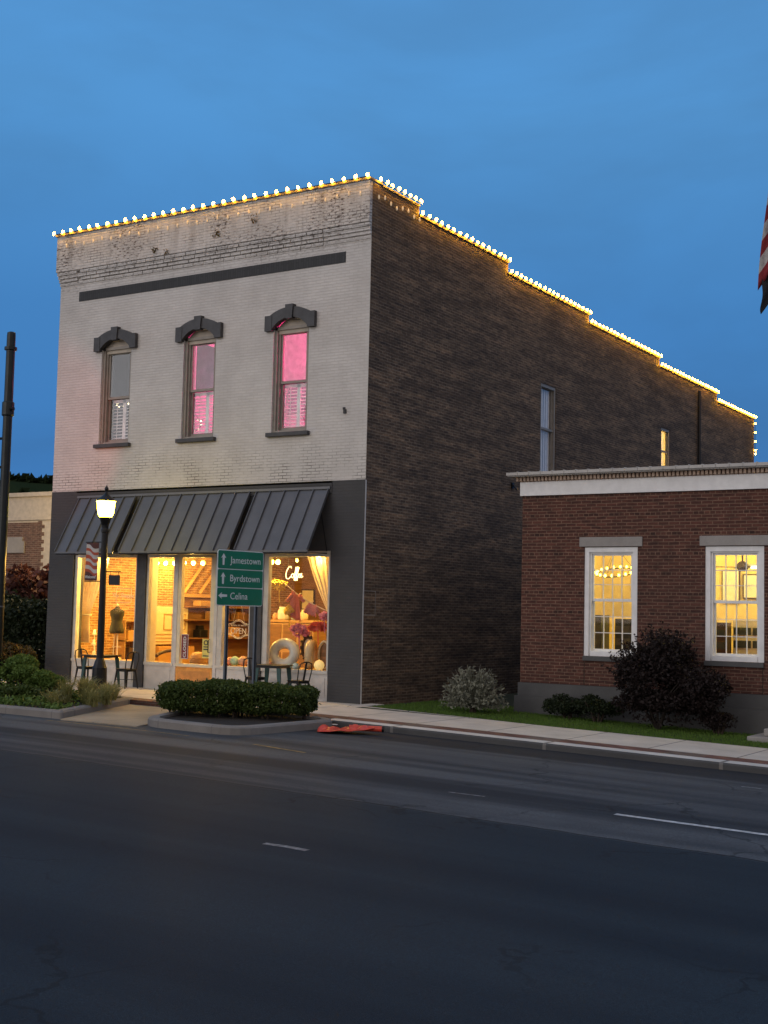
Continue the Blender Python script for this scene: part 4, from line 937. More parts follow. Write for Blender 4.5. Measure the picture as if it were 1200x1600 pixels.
# come-in sign (open) outlined on the pane left of the right column
osn = thing('open_sign', 'cream outlined shop sign with the word OPEN hanging behind the fourth pane', 'sign', (-3.58, 0.25, 1.29))
mb = MB(); ring = [(-0.33, 0), (-0.30, .12), (-.16, .15), (-.08, .21), (0, .225), (.08, .21), (.16, .15), (.30, .12), (.33, 0), (.30, -.12), (.16, -.15), (.08, -.2), (0, -.215), (-.08, -.2), (-.16, -.15), (-.30, -.12)]
mb.tube([(-3.58 + a, 0.25, 1.50 + b) for a, b in ring], 0.010, 5, True); mb.tube([(-3.58 + a * .9, 0.25, 1.50 + b * .86) for a, b in ring], 0.006, 5, True); mb.build('outline', 'letter', osn)
mb = MB(); text_on(mb, 'OPEN', 0.20, (-3.58, 0.25, 1.40), (1, 0, 0), (0, 0, 1), sx=0.9, depth=0.004, align='CENTER'); text_on(mb, 'Come in we\'re', 0.075, (-3.58, 0.25, 1.575), (1, 0, 0), (0, 0, 1), shear=.2, depth=0.003, align='CENTER'); mb.build('letters', 'letter', osn)
mb = MB(); mb.tube([(-3.75, 0.25, 1.66), (-3.58, 0.25, 2.3), (-3.41, 0.25, 1.66)], 0.004, 4); mb.build('cord', 'letter', osn)
for (x, z, r, mt, lb) in ((-3.90, 0.755, 0.10, 'balla', 'pink pastel ball left in the fourth pane'), (-3.76, 0.765, 0.115, 'ballb', 'mint pastel ball in the middle of the fourth pane'), (-3.52, 0.77, 0.12, 'ballc', 'peach pastel ball right in the fourth pane'),
                         (-2.72, 0.72, 0.075, 'balla', 'pink pastel ball left of the giant doughnut'), (-2.36, 0.70, 0.06, 'ballc', 'peach ball in front of the giant doughnut'), (-2.20, 0.70, 0.065, 'ballb', 'mint ball in front of the giant doughnut'), (-2.02, 0.71, 0.085, 'balld', 'pale blue ball right of the giant doughnut'), (-1.37, 0.765, 0.12, 'balle', 'glowing yellow ball in the lower right of the right window'), (-2.52, 0.70, 0.06, 'donut', 'white ball in front of the giant doughnut')):
    mb = MB(); mb.ellip((x, 0.38, z), (r, r, r * 0.95)); mb.tube([(x, 0.38, z + r * .9), (x, 0.38, z + r * 1.05)], 0.01, 5)
    tag(mb.build('pastel_ball', mt, smooth=True), lb, 'ball', 'pastel balls in the window display')
# neon coffee sign, script drawn as tube strokes
ns = thing('neon_sign', 'glowing script neon Coffee sign hung in the right display window', 'neon sign', (-2.12, 0.4, 2.66))
def S(pts, ox, oz, sc): return [(ox + p[0] * sc, 0.4, oz + p[1] * sc) for p in pts]
strokes = [[(0.62, 0.86), (0.55, 1.0), (0.36, 0.95), (0.16, 0.65), (0.08, 0.3), (0.16, 0.04), (0.36, 0.02), (0.56, 0.2)],
           [(0.78, 0.42), (0.64, 0.36), (0.62, 0.18), (0.74, 0.1), (0.86, 0.22), (0.84, 0.38), (0.78, 0.42), (0.92, 0.36)],
           [(0.92, 0.2), (1.06, 0.5), (1.16, 0.92), (1.06, 0.96), (0.98, 0.5), (0.90, -0.1), (1.0, -0.12), (1.06, 0.2)],
           [(1.06, 0.24), (1.22, 0.5), (1.34, 0.92), (1.24, 0.97), (1.16, 0.5), (1.08, -0.1), (1.18, -0.12), (1.22, 0.2)],
           [(1.22, 0.2), (1.36, 0.3), (1.42, 0.42), (1.34, 0.44), (1.30, 0.26), (1.38, 0.12), (1.50, 0.2), (1.60, 0.34), (1.62, 0.44), (1.54, 0.44), (1.50, 0.26), (1.58, 0.12), (1.74, 0.24)]]
mb = MB()
for st in strokes: mb.tube(S(st, -2.40, 2.68, 0.29), 0.009, 6)
mb.build('tube', 'neon', ns, smooth=True)
mb = MB(); mb.tube([(-2.30, 0.4, 2.98), (-2.32, 0.4, 3.24)], 0.004, 4); mb.tube([(-2.0, 0.4, 2.96), (-1.98, 0.4, 3.24)], 0.004, 4); mb.build('wire', 'black', ns)
# clothes line
cl = thing('clothes_line', 'white cord with bows strung across the right window', 'cord', (-2.15, 0.9, 2.2))
def ropez(x): return 2.53 - 0.5 * (x + 2.68) - 0.05 * math.sin((x + 2.68) * 3)
mb = MB(); mb.tube([(x, 0.9, ropez(x)) for x in np.linspace(-2.85, -1.2, 16)], 0.011, 6); mb.build('cord', 'letter', cl)
mb = MB()
for x in (-2.35, -2.0): mb.tube([(x - .08, .88, ropez(x) + .04), (x, .88, ropez(x)), (x + .08, .88, ropez(x) + .05)], 0.012, 5)
mb.build('bow', 'letter', cl)
def garment(x, w, h, mt, lb):
    mb = MB(); n = 8; vs = []
    for i in range(n + 1):
        t = i / n; ww = w * (0.6 + 0.5 * t)
        for j in range(13): u = j / 12 - 0.5; vs.append((x + u * ww, 0.9 + 0.03 * math.sin(j * 1.5) * t, ropez(x + u * w * .6) - 0.01 - t * h + 0.02 * math.cos(j * 2)))
    mb.add(vs, [(i * 13 + j, i * 13 + j + 1, (i + 1) * 13 + j + 1, (i + 1) * 13 + j) for i in range(n) for j in range(12)])
    for sgn in (-1, 1): mb.tube([(x + sgn * w * .28, .9, ropez(x) - .06), (x + sgn * w * .7, .9, ropez(x) - .2)], [0.05, 0.035], 6)
    o = mb.build('baby_dress', mt, smooth=True, weld=False); o.modifiers.new('thick', 'SOLIDIFY').thickness = 0.008
    tag(o, lb, 'dress', 'dresses on the clothes line')
garment(-2.45, 0.34, 0.60, 'pinkcloth', 'long pink striped dress pegged at the left of the line'); garment(-1.98, 0.28, 0.26, 'pinkcloth', 'short pink top pegged at the right of the line')
def flowers(c, r, mt, lb, n=800, size=0.07):
    mb = MB(); leaves(mb, blob_pts(n, c, r, 7, int(abs(c[0]) * 100)), size, 0.2, 1.1)
    mb.tube([(c[0], c[1], c[2]), (c[0] + .02, c[1], c[2] - r[2] - 0.25)], 0.012, 5)
    tag(mb.build('flower_bunch', mt, weld=False), lb, 'flowers', 'flower bunches in the right window')
flowers((-3.15, 1.2, 2.55), (0.27, 0.16, 0.15), 'yellowfl', 'yellow flower garland high in the right window')
flowers((-2.28, 0.85, 1.50), (0.27, 0.20, 0.19), 'pinkfl', 'mauve pink flower bunch in the middle of the right window')
flowers((-1.76, 0.85, 1.60), (0.27, 0.18, 0.15), 'coral', 'coral flower bunch by the right curtain')
flowers((-2.62, 0.9, 1.95), (0.16, 0.12, 0.12), 'yellowfl', 'small yellow flower bunch under the clothes line')
flowers((-1.55, 0.8, 1.85), (0.16, 0.12, 0.13), 'pinkfl', 'small pink flower bunch against the right curtain')
# display counter that carries flowers
ct = thing('display_counter', 'white counter with a glass top deep in the right window', 'counter', (-4.6, 4.2, 0.1))
MB().bbox(-5.6, -4.1, 4.0, 4.6, 0.1, 1.65, 0.02).build('body', 'timber', ct)
mb = MB()
for k in range(3):
    for q in range(2): mb.box(-5.55 + .49 * k, -5.13 + .49 * k, 3.985, 3.999, .25 + .72 * q, .88 + .72 * q)
mb.build('door_panel', 'wood', ct); MB().bbox(-5.65, -4.05, 3.95, 4.65, 1.652, 1.72, 0.01).build('top', 'timber', ct)
tag(MB().lathe([(0.14, 1.72), (0.17, 1.76), (0.17, 1.95), (0.12, 2.02), (0.14, 2.06)], (-5.2, 4.2, 0), 16).build('white_jar', 'white', smooth=True), 'white lidded jar on the counter', 'jar')
for (x, r_, h, mt, lb) in ((-4.85, .09, .22, 'balld', 'blue grey jar on the counter'), (-4.55, .11, .28, 'ivory', 'tall cream jar at the right of the counter'), (-5.48, .08, .18, 'ballc', 'small peach jar at the left of the counter')):
    tag(MB().lathe([(r_ * .8, 1.722), (r_, 1.76), (r_, 1.72 + h * .7), (r_ * .6, 1.72 + h * .85), (r_ * .7, 1.72 + h)], (x, 4.2, 0), 14).build('jar', mt, smooth=True), lb, 'jar')
for (x, z, w_, h_, mt, lb) in ((-8.6, 2.0, .5, .65, 'ivory', 'cream framed print high on the rear wall'), (-7.7, 2.05, .4, .5, 'yelpap', 'yellow framed print on the rear wall'), (-8.2, 1.2, .6, .45, 'balla', 'pink framed print low on the rear wall'), (-7.2, 1.3, .45, .6, 'ivory', 'cream framed print low on the rear wall')):
    fp_ = thing('framed_print', lb, 'picture', (x, 10.0, z)); MB().box(x - w_ / 2, x + w_ / 2, 10.03, 10.08, z, z + h_).build('frame', 'darkwood', fp_); MB().box(x - w_ / 2 + .04, x + w_ / 2 - .04, 10.02, 10.029, z + .04, z + h_ - .04).build('print', mt, fp_)
rk = thing('clothes_rack', 'clothes rack with pastel garments deep in the shop', 'clothes rack', (-6.6, 5.6, .1))
mb = MB(); mb.tube([(-7.4, 5.6, .1), (-7.4, 5.6, 1.7), (-5.9, 5.6, 1.7), (-5.9, 5.6, .1)], .02, 6); mb.build('rail', 'black', rk)
for k in range(7):
    x = -7.25 + k * .2; mb = MB(); mb.lathe([(.02, 1.66), (.09, 1.55), (.075, 1.2), (.12, .75 + .1 * (k % 3))], (x, 5.6, 0), 10); tag(mb.build('hanging_garment', ['pinkcloth', 'ivory', 'balld', 'balla', 'white', 'coral', 'ballb'][k], smooth=True), ['pink', 'cream', 'blue grey', 'dusty pink', 'white', 'coral', 'mint'][k] + ' garment hanging on the clothes rack deep in the shop', 'garment', 'garments on the rack')
fr_ = thing('ornate_mirror', 'dark ornate round mirror frame behind the doughnut', 'mirror', (-2.2, 1.0, 0.66))
mb = MB(); mb.tube([(-2.12 + 0.16 * math.cos(a), 0.98, 1.12 + 0.24 * math.sin(a)) for a in np.linspace(0, 2 * math.pi, 20)[:-1]], 0.035, 6, True)
for a in np.linspace(0, 2 * math.pi, 13)[:-1]: mb.ellip((-2.12 + 0.19 * math.cos(a), 0.97, 1.12 + 0.28 * math.sin(a)), (0.035, .03, .035), 8, 6)
mb.tube([(-2.12, 1.0, 0.88), (-2.12, 1.0, 0.64)], 0.03, 6); mb.build('frame', 'darkwood', fr_)
mb = MB(); mb.ellip((-2.12, 1.0, 1.12), (0.15, 0.01, 0.23), 16, 8); mb.build('mirror_glass', 'ivory', fr_)
om = thing('oval_mirror', 'tan oval mirror frame at the right end of the right window', 'mirror', (-1.4, 0.62, 0.64))
mb = MB(); mb.tube([(-1.39 + 0.15 * math.cos(a), 0.6, 0.98 + 0.31 * math.sin(a)) for a in np.linspace(0, 2 * math.pi, 24)[:-1]], 0.032, 7, True); mb.build('frame', 'tanring', om, smooth=True)
mb = MB(); mb.ellip((-1.39, 0.62, 0.98), (0.14, 0.012, 0.30), 16, 8); mb.build('mirror_glass', 'wood', om)
mb = MB(); mb.tube([(-2.42 + 0.295 * math.cos(a), 0.48 + 0.04 * math.sin(a), 0.985 + 0.235 * math.sin(a)) for a in np.linspace(0, 2 * math.pi, 32)[:-1]], 0.118, 14, True)
tag(mb.build('giant_doughnut', 'donut', smooth=True), 'big grey white doughnut ring standing in the right window', 'ornament')
mb = MB(); mb.tube([(-1.72 + 0.05 * math.cos(a) - 0.13 * math.cos(a), 0.55 + 0.2 * math.cos(a), 0.99 + 0.24 * math.sin(a)) for a in np.linspace(0, 2 * math.pi, 28)[:-1]], 0.10, 12, True)
tag(mb.build('giant_doughnut', 'tanring', smooth=True), 'tan doughnut ring turned sideways beside the yellow ball', 'ornament')
# upstairs: pink lights and two added bulb rings for lights reflected in panes
PINK = (1.0, 0.05, 0.27)
for (x, y, z, p, lb) in ((-2.0, 0.95, 7.9, 95, 'pink lamp behind the right upper window'), (-4.4, 2.6, 8.2, 130, 'pink lamp behind the middle upper window'), (-2.0, 0.8, 6.1, 26, 'pink lamp low behind the right upper window')):
    lt = thing('pink_lamp', lb, 'lamp', (x + 0.55, y, z)); MB().ellip((x + 0.75, y, z), (0.04, 0.04, 0.05)).build('bulb', 'track', lt); MB().tube([(x + 0.75, y, z + .05), (x + 0.75, y, 8.95)], 0.006, 5).build('cord', 'black', lt)
    lamp('pink_light', (x + 0.6, y, z), p, PINK, 0.15)
def bulb_ring(c, rx, ry, tilt, n, label):
    t = thing('reflection_bulb_ring', label, 'lights', c, 0)
    pts = [(c[0] + rx * math.cos(a), c[1] + ry * math.sin(a), c[2] + tilt * math.sin(a)) for a in np.linspace(0, 2 * math.pi, n + 1)[:-1]]
    MB().tube(pts, 0.008, 5, True).build('hoop', 'black', t); mb = MB(); mb.tube([(c[0], c[1], 8.9), (c[0], c[1], c[2] + .3)], 0.004, 4)
    for p in pts[::3]: mb.tube([(c[0], c[1], c[2] + .3), p], 0.003, 4)
    mb.build('cord', 'black', t)
    for p in pts: MB().ellip(p, (0.022, 0.022, 0.022), 8, 6).build('bulb', 'strip', t)
bulb_ring((-8.05, 0.95, 7.24), 0.24, 0.2, 0.16, 11, 'added ring of small warm bulbs for lights reflected in the left upper window')
bulb_ring((-5.42, 0.62, 6.42), 0.20, 0.06, 0.16, 9, 'added ring of small warm bulbs for lights reflected low in the middle upper window')
lamp('lit_room_light', (-0.9, 18.6, 7.9), 260, (1.0, 0.78, 0.36), 0.1)
# yard lamp beside the shop's far side wall, lighting the neighbour
yl = thing('yard_lamp', 'yard lamp on a post beside the hidden far side of the corner shop', 'lamp', (-13.4, 4.8, 0.1))
MB().lathe([(0.12, 0.1), (0.07, 0.3), (0.05, 5.3), (0.12, 5.4)], (-13.4, 4.8, 0), 12).build('pole', 'black', yl)
MB().lathe([(0.12, 5.4), (0.19, 5.55), (0.19, 5.75), (0.06, 5.9)], (-13.4, 4.8, 0), 14).build('lamp_glass', 'globe', yl, smooth=True)
lamp('yard_lamp_light', (-13.6, 5.2, 5.62), 1000, (1.0, 0.70, 0.32), 0.12)

# ------------------------------------------------------------------ red brick building on the right
YR = 1.59; X0 = 3.01; X1 = 15.0
rb = thing('red_brick_building', 'low red brick civic building with white frieze and tall white sash windows', 'building', (9.0, YR, 0))
RW = [5.04, 7.62, 10.20, 12.78]
us = [X0, X1]; vs_ = [0.56, 4.53, 1.17, 3.425]
for c in RW: us += [c - 0.585, c + 0.585]
us2 = us + [c + d for c in RW for d in (-0.57, 0.57)]
MB().grid_wall(us, vs_, lambda x, z: not (1.17 < z < 3.425 and any(abs(x - c) < 0.585 for c in RW)), YR, YR + 0.35).build('front_wall', 'red_brick', rb)
mb = MB(); mb.box(X0, X0 + 0.3, YR + 0.351, 27.0, -0.5, 4.53); mb.box(X1 - .3, X1, YR + .351, 27, -0.5, 4.53); mb.box(X0 + .3, X1 - .3, 26.7, 27.0, -0.5, 4.53); mb.build('side_wall', 'red_brick', rb)  # unseen side walls lengthened to keep sky light out of the alley
for c in RW:   # dark strips drawn as the shadow edges of a recessed apron
    mb = MB(); mb.box(c - 0.57, c - 0.555, YR - 0.004, YR + 0.01, 0.56, 1.07); mb.box(c + 0.555, c + 0.57, YR - 0.004, YR + 0.01, 0.56, 1.07); mb.build('apron_shadow_strip', 'soil', rb)
mb = MB(); mb.box(X0 - 0.03, X1 + .03, YR - 0.05, YR + 0.34, 0.28, 0.555); mb.box(X0 - 0.08, X1 + .08, YR - 0.12, YR + 0.34, -0.9, 0.278); mb.build('foundation', 'darkstone', rb)
mb = MB(); mb.box(X0 - 0.04, X1 + .04, YR - 0.05, YR + 0.4, 4.535, 4.83); mb.build('frieze', 'white', rb)
mb = MB(); mb.box(X0 - 0.03, X1 + .03, YR - 0.045, YR + 0.4, 4.832, 4.93)
x = X0 - 0.10
while x < X1:
    mb.box(x, x + 0.05, YR - 0.13, YR - 0.04, 4.845, 4.93); x += 0.085
mb.build('dentil_band', 'terra', rb)
mb = MB(); mb.box(X0 - 0.24, X1 + .2, YR - 0.26, YR + 0.5, 4.935, 4.955)
x = X0 - 0.26
while x < X1:
    x1 = min(x + 0.27, X1 + .25); mb.box(x + 0.004, x1 - 0.004, YR - 0.30, YR + 0.5, 4.957, 5.02); mb.box(x1 - 0.018, x1 + 0.010, YR - 0.305, YR + 0.5, 5.02, 5.034); x = x1
mb.build('cornice_slab', 'palestone', rb)
mb = MB(); mb.box(X0, X1, YR + 0.5, 27, 4.6, 4.75); mb.build('roof', 'roof', rb)
def big_sash(c):
    x0, x1, z0, z1 = c - 0.583, c + 0.583, 1.17, 3.42
    f = MB()
    for a, b, ya in ((0.0, 0.10, 0.02), (0.10, 0.14, 0.06)):
        f.box(x0 + a, x0 + b, YR + ya, YR + 0.2, z0, z1 - a); f.box(x1 - b, x1 - a, YR + ya, YR + 0.2, z0, z1 - a); f.box(x0 + b, x1 - b, YR + ya, YR + 0.2, z1 - (b if a == 0 else b - 0.01), z1 - a)
    f.box(x0 + .14, x1 - .14, YR + 0.03, YR + 0.2, z0, z0 + 0.10)
    w = f.build('window', 'white', rb)
    s = MB(); a0, a1 = x0 + 0.14, x1 - 0.14
    for (ya, yb, za, zb) in ((0.10, 0.14, 2.30, 3.29), (0.145, 0.185, 1.27, 2.36)):
        s.box(a0, a0 + 0.035, YR + ya, YR + yb, za, zb); s.box(a1 - 0.035, a1, YR + ya, YR + yb, za, zb); s.box(a0 + .035, a1 - .035, YR + ya, YR + yb, zb - 0.04, zb); s.box(a0 + .035, a1 - .035, YR + ya, YR + yb, za, za + 0.05)
        g0, g1 = a0 + .035, a1 - .035; h0, h1 = za + 0.05, zb - 0.04
        for k in (1, 2, 3): xx = g0 + (g1 - g0) * k / 4; s.box(xx - 0.009, xx + 0.009, YR + ya + .006, YR + yb - .006, h0, h1)
        for k in (1, 2):
            zz = h0 + (h1 - h0) * k / 3
            for q in range(4): xa = g0 + (g1 - g0) * q / 4 + (.009 if q else 0); xb = g0 + (g1 - g0) * (q + 1) / 4 - (.009 if q < 3 else 0); s.box(xa, xb, YR + ya + .008, YR + yb - .008, zz - 0.008, zz + 0.008)
    s.build('sash', 'white', w)
    p = MB(); p.box(a0 + .03, a1 - .03, YR + 0.118, YR + 0.122, 2.34, 3.26); p.box(a0 + .03, a1 - .03, YR + 0.163, YR + 0.167, 1.31, 2.33); p.build('pane', 'glass', w)
    MB().bbox(c - 0.69, c + 0.69, YR - 0.03, YR + 0.1, 3.432, 3.63, 0.006).build('window_lintel', 'stone', rb)
    MB().bbox(c - 0.585, c + 0.585, YR - 0.05, YR + 0.1, 1.07, 1.168, 0.006).build('window_sill', 'darkstone', rb)
for c in RW: big_sash(c)
# interior shell
mb = MB(); mb.box(X0 + 0.3, X1 - .3, YR + 0.351, 8.0, 4.15, 4.2); mb.build('inner_ceiling', 'yellowall', rb)
mb = MB(); mb.box(X0 + 0.301, X0 + 0.33, YR + 0.36, 8.0, 0.5, 4.15); mb.box(X0 + 0.33, X1 - .3, 7.9, 8.0, 0.5, 4.15); mb.box(X0 + 0.33, X0 + 1.5, 5.2, 5.25, 2.0, 4.15); mb.build('inner_wall', 'yellowall', rb)
mb = MB(); mb.box(X0 + 0.3, X1 - .3, YR + 0.351, 8.0, 0.45, 0.5); mb.build('inner_floor', 'floorwood', rb)
mb = MB(); mb.box(X0 + 0.331, X0 + 0.36, 3.4, 4.2, 1.3, 3.3); mb.build('inner_window', 'cabinet', rb)
mb = MB()
for z in (1.3, 1.8, 2.3, 2.8, 3.28): mb.box(X0 + 0.361, X0 + .385, 3.4, 4.2, z, z + .04)
for y in (3.4, 3.78, 4.16): mb.box(X0 + 0.361, X0 + .385, y, y + .04, 1.3, 3.3)
mb.build('inner_window_frame', 'white', rb)
YEL = (1.0, 0.79, 0.24)
ch = thing('ring_chandelier', 'round chandelier of small lamps behind the first white window', 'chandelier', (4.0, 4.4, 3.0))
MB().tube([(4.02 + 0.45 * math.cos(a), 4.4 + 0.45 * math.sin(a), 3.0 + .12 * math.sin(a)) for a in np.linspace(0, 2 * math.pi, 25)[:-1]], 0.012, 5, True).build('hoop', 'black', ch)
mb = MB(); mb.tube([(4.02, 4.4, 4.15), (4.02, 4.4, 3.6)], 0.008, 5)
for a in (0.3, 2.4, 4.5): mb.tube([(4.02, 4.4, 3.6), (4.02 + 0.45 * math.cos(a), 4.4 + 0.45 * math.sin(a), 3.0)], 0.005, 4)
mb.build('chain', 'black', ch)
for a in np.linspace(0, 2 * math.pi, 19)[:-1]: MB().ellip((4.02 + 0.45 * math.cos(a), 4.4 + 0.45 * math.sin(a), 3.03 + .12 * math.sin(a)), (0.03, 0.03, 0.035), 8, 6).build('bulb', 'track', ch)
fan = thing('ceiling_fan', 'dark ceiling fan turning under the ceiling in the second white window', 'fan', (6.75, 5.0, 3.1))
MB().tube([(6.75, 5.0, 4.15), (6.75, 5.0, 3.2)], 0.02, 6).build('rod', 'darkwood', fan); MB().lathe([(0.05, 3.28), (0.12, 3.22), (0.13, 3.12), (0.06, 3.06)], (6.75, 5.0, 0), 14).build('motor', 'darkwood', fan)
for k in range(4):
    a = 0.5 + k * math.pi / 2; u = Vector((math.cos(a), math.sin(a), 0)); n = Vector((-u.y, u.x, 0)); c = Vector((6.75, 5.0, 3.14)); mb = MB()
    q = [c + u * .12 - n * .05, c + u * .62 - n * .075, c + u * .62 + n * .075, c + u * .12 + n * .05]
    mb.add(q + [p + Vector((0, 0, .012)) for p in q], [(0, 1, 2, 3), (7, 6, 5, 4), (0, 4, 5, 1), (1, 5, 6, 2), (2, 6, 7, 3), (3, 7, 4, 0)]); mb.build('blade', 'darkwood', fan)
tl = thing('tube_light', 'bright fluorescent tube on the ceiling behind the second white window', 'light', (8.0, 4.0, 3.5))
MB().box(7.05, 8.6, 4.6, 4.7, 3.10, 3.16).build('tube', 'strip', tl); MB().box(7.0, 8.65, 4.58, 4.72, 3.161, 3.2).build('housing', 'white', tl); mb = MB(); mb.tube([(7.3, 4.65, 3.2), (7.3, 4.65, 4.15)], .006, 5); mb.tube([(8.3, 4.65, 3.2), (8.3, 4.65, 4.15)], .006, 5); mb.build('cord', 'white', tl)
for (x, y, p) in ((5.2, 3.2, 95), (8.2, 3.2, 110), (4.2, 6.5, 75), (7.0, 6.6, 110), (11.0, 4.0, 80)): lamp('room_light', (x, y, 3.85), p, YEL, 0.15)
def cabinet(x0, x1, y0, y1, z1, mt, rows, cols, lb, cat='cabinet'):
    t = thing('filing_cabinet', lb, cat, ((x0 + x1) / 2, y0, 0.5), 0, 'cabinets in the brick building')
    MB().bbox(x0, x1, y0, y1, 0.5, z1, 0.01).build('body', mt, t); mb = MB()
    for r_ in range(rows):
        for c_ in range(cols):
            a = x0 + (x1 - x0) * c_ / cols + .02; b = x0 + (x1 - x0) * (c_ + 1) / cols - .02; c2 = 0.55 + (z1 - .6) * r_ / rows + .015; d = 0.55 + (z1 - .6) * (r_ + 1) / rows - .015
            mb.box(a, b, y0 - 0.012, y0 - .001, c2, d if mt == 'cabinet' and rows == 1 else c2 + (d - c2) * .62)
    mb.build('drawer_front', 'yellowall' if mt == 'cabinet' and cols > 1 else ('cabinet' if mt != 'cabinet' else 'roomdark'), t)
cabinet(3.4, 4.12, 3.3, 3.8, 2.02, 'cabinet', 1, 1, 'dark cabinet low behind the first white window'); cabinet(4.45, 5.2, 3.3, 3.8, 1.95, 'cabinet', 5, 1, 'dark shelved cabinet at the right of the first white window')
cabinet(6.3, 6.82, 3.6, 4.0, 1.92, 'darkwood', 5, 1, 'dark pigeonhole rack at the left of the second white window'); cabinet(6.88, 8.1, 3.9, 4.3, 1.98, 'ivory', 5, 3, 'cream mail rack with dark slots behind the second white window')

for (x, z, w_, h_, mt, lb) in ((4.3, 2.6, .5, .6, 'cabinet', 'dark notice board seen through the first white window'), (5.6, 2.4, .45, .8, 'white', 'white notice board on the rear wall of the brick building'), (3.95, 1.9, .4, .5, 'terra', 'brown notice board low behind the first white window'), (6.1, 2.5, .4, .6, 'white', 'white notice board left behind the second white window'), (6.75, 2.35, .5, .4, 'terra', 'brown notice board behind the second white window')):
    nb_ = thing('notice_board', lb, 'notice board', (x, 7.8, z)); MB().box(x - w_ / 2, x + w_ / 2, 7.84, 7.89, z, z + h_).build('frame', 'darkwood', nb_); MB().box(x - w_ / 2 + .03, x + w_ / 2 - .03, 7.83, 7.839, z + .03, z + h_ - .03).build('board', mt, nb_)
for (x, y, lb) in ((4.9, 6.0, 'square white column behind the first white window'), (7.25, 5.6, 'square white column behind the second white window')):
    t = thing('inner_column', lb, 'column', (x, y, .5)); MB().bbox(x - .11, x + .11, y - .11, y + .11, .5, 4.0, .01).build('shaft', 'ivory', t); MB().box(x - .17, x + .17, y - .17, y + .17, 4.0, 4.14).build('capital', 'ivory', t)
for (y, lb) in ((3.4, 'near'), (5.6, 'far')):
    t = thing('tube_light', lb + ' long ceiling tube light inside the brick building', 'light', (6.0, y, 4.0)); MB().box(4.2, 9.5, y - .04, y + .04, 4.02, 4.07).build('tube', 'strip', t); MB().box(4.15, 9.55, y - .07, y + .07, 4.071, 4.12).build('housing', 'white', t)
# ------------------------------------------------------------------ neighbour on the left, behind
nb = thing('cream_brick_building', 'cream plastered building with brick panel beyond the left of the shop', 'building', (-20, 8, 0))
MB().grid_wall([-30, -19.9, -18.55, -17.0, -13.5], [-0.5, 4.85, 5.75], lambda x, z: True, 8.0, 8.35).build('front_wall', 'cream', nb)
mb = MB(); mb.box(-30, -18.6, 7.985, 8.0, -0.5, 4.80)
z = 2.9; k_ = 0
while z < 4.75: mb.box(-18.6, -18.30 if k_ % 2 else -18.42, 7.985, 8.0, z, z + 0.125); z += 0.13; k_ += 1
mb.build('brick_panel', 'far_brick', nb)
mb = MB(); mb.box(-30, -13.5, 7.90, 8.4, 5.70, 5.84); mb.box(-30, -13.5, 7.94, 7.999, 4.88, 5.0); mb.build('cornice', 'cream', nb); mb = MB(); mb.box(-30, -13.5, 8.36, 20, -0.5, 5.6); mb.build('rear_block', 'far_brick', nb)
mb = MB(); mb.box(-20.4, -19.2, 7.93, 7.984, 3.75, 4.15); mb.box(-20.3, -19.3, 7.94, 7.984, 4.15, 4.3); mb.build('wall_plaque', 'stone', nb)

# ------------------------------------------------------------------ street lamp with banner and hanging plate
LX, LY = -5.42, -2.32; LZ = gz(LX)
sl = thing('street_lamp', 'black street lamp with a lit glass lantern in front of the left awning', 'street lamp', (LX, LY, LZ))
mb = MB(); mb.lathe([(0.20, 0.0), (0.20, 0.06), (0.17, 0.10), (0.16, 0.55), (0.13, 0.62), (0.115, 0.68), (0.085, 0.76)], (LX, LY, LZ), 16); mb.build('base', 'black', sl)
mb = MB(); mb.lathe([(0.08, 0.76), (0.075, 2.2), (0.07, 3.55), (0.085, 3.57), (0.085, 3.62), (0.075, 3.66), (0.08, 3.72), (0.13, 3.88), (0.15, 3.90)], (LX, LY, LZ), 14); mb.build('pole', 'black', sl, smooth=False)
mb = MB(); mb.lathe([(0.13, 3.90), (0.175, 3.98), (0.19, 4.08), (0.195, 4.18), (0.215, 4.26)], (LX, LY, LZ), 20); mb.build('lantern', 'globe', sl, smooth=True)
mb = MB(); mb.lathe([(0.225, 4.262), (0.19, 4.30), (0.12, 4.36), (0.05, 4.42), (0.025, 4.46), (0.025, 4.50), (0.05, 4.53), (0.035, 4.57), (0.015, 4.60), (0.003, 4.63)], (LX, LY, LZ), 16); mb.build('cap', 'black', sl)
u = Vector((-1, -0.02, 0)); bx0 = Vector((LX, LY, 0))
mb = MB()
for z in (3.40, 2.52): mb.tube([(LX - 0.06, LY, z), (LX - 0.57, LY, z)], 0.012, 6)
mb.tube([(LX + 0.06, LY, 2.74), (LX + 0.52, LY, 2.74)], 0.012, 6); mb.build('arm', 'black', sl)
bn = thing('pole_banner', 'small striped Welcome banner hanging on the street lamp', 'banner', (LX - 0.27, LY, 2.52))
mb = MB(); nx, nz = 12, 40; X = [LX - 0.54 + 0.37 * i / nx for i in range(nx + 1)]
def bp(i, z):
    e = min(1, (z - 2.535) / .12, (3.385 - z) / .08); w = e * (0.035 * math.sin(i * 0.42 + 0.9) - 0.055 * (i / nx - .5))
    return (X[i], LY - 0.012 + 0.022 * math.sin(i * 0.55 + z * 2), z + w)
zs = np.linspace(2.535, 3.385, nz + 1)
for j in range(nz):
    zc_ = (zs[j] + zs[j + 1]) / 2; k = int((3.30 - zc_) / 0.078); mb.cur = 0 if zc_ < 2.675 or zc_ > 3.30 else (2 if k % 2 == 0 else 1)
    for i in range(nx): mb.quad(bp(i, zs[j]), bp(i + 1, zs[j]), bp(i + 1, zs[j + 1]), bp(i, zs[j + 1]))
o = mb.build('banner_cloth', ['bannerbrown', 'bannerred', 'flagwhite'], bn); o.modifiers.new('thick', 'SOLIDIFY').thickness = 0.004
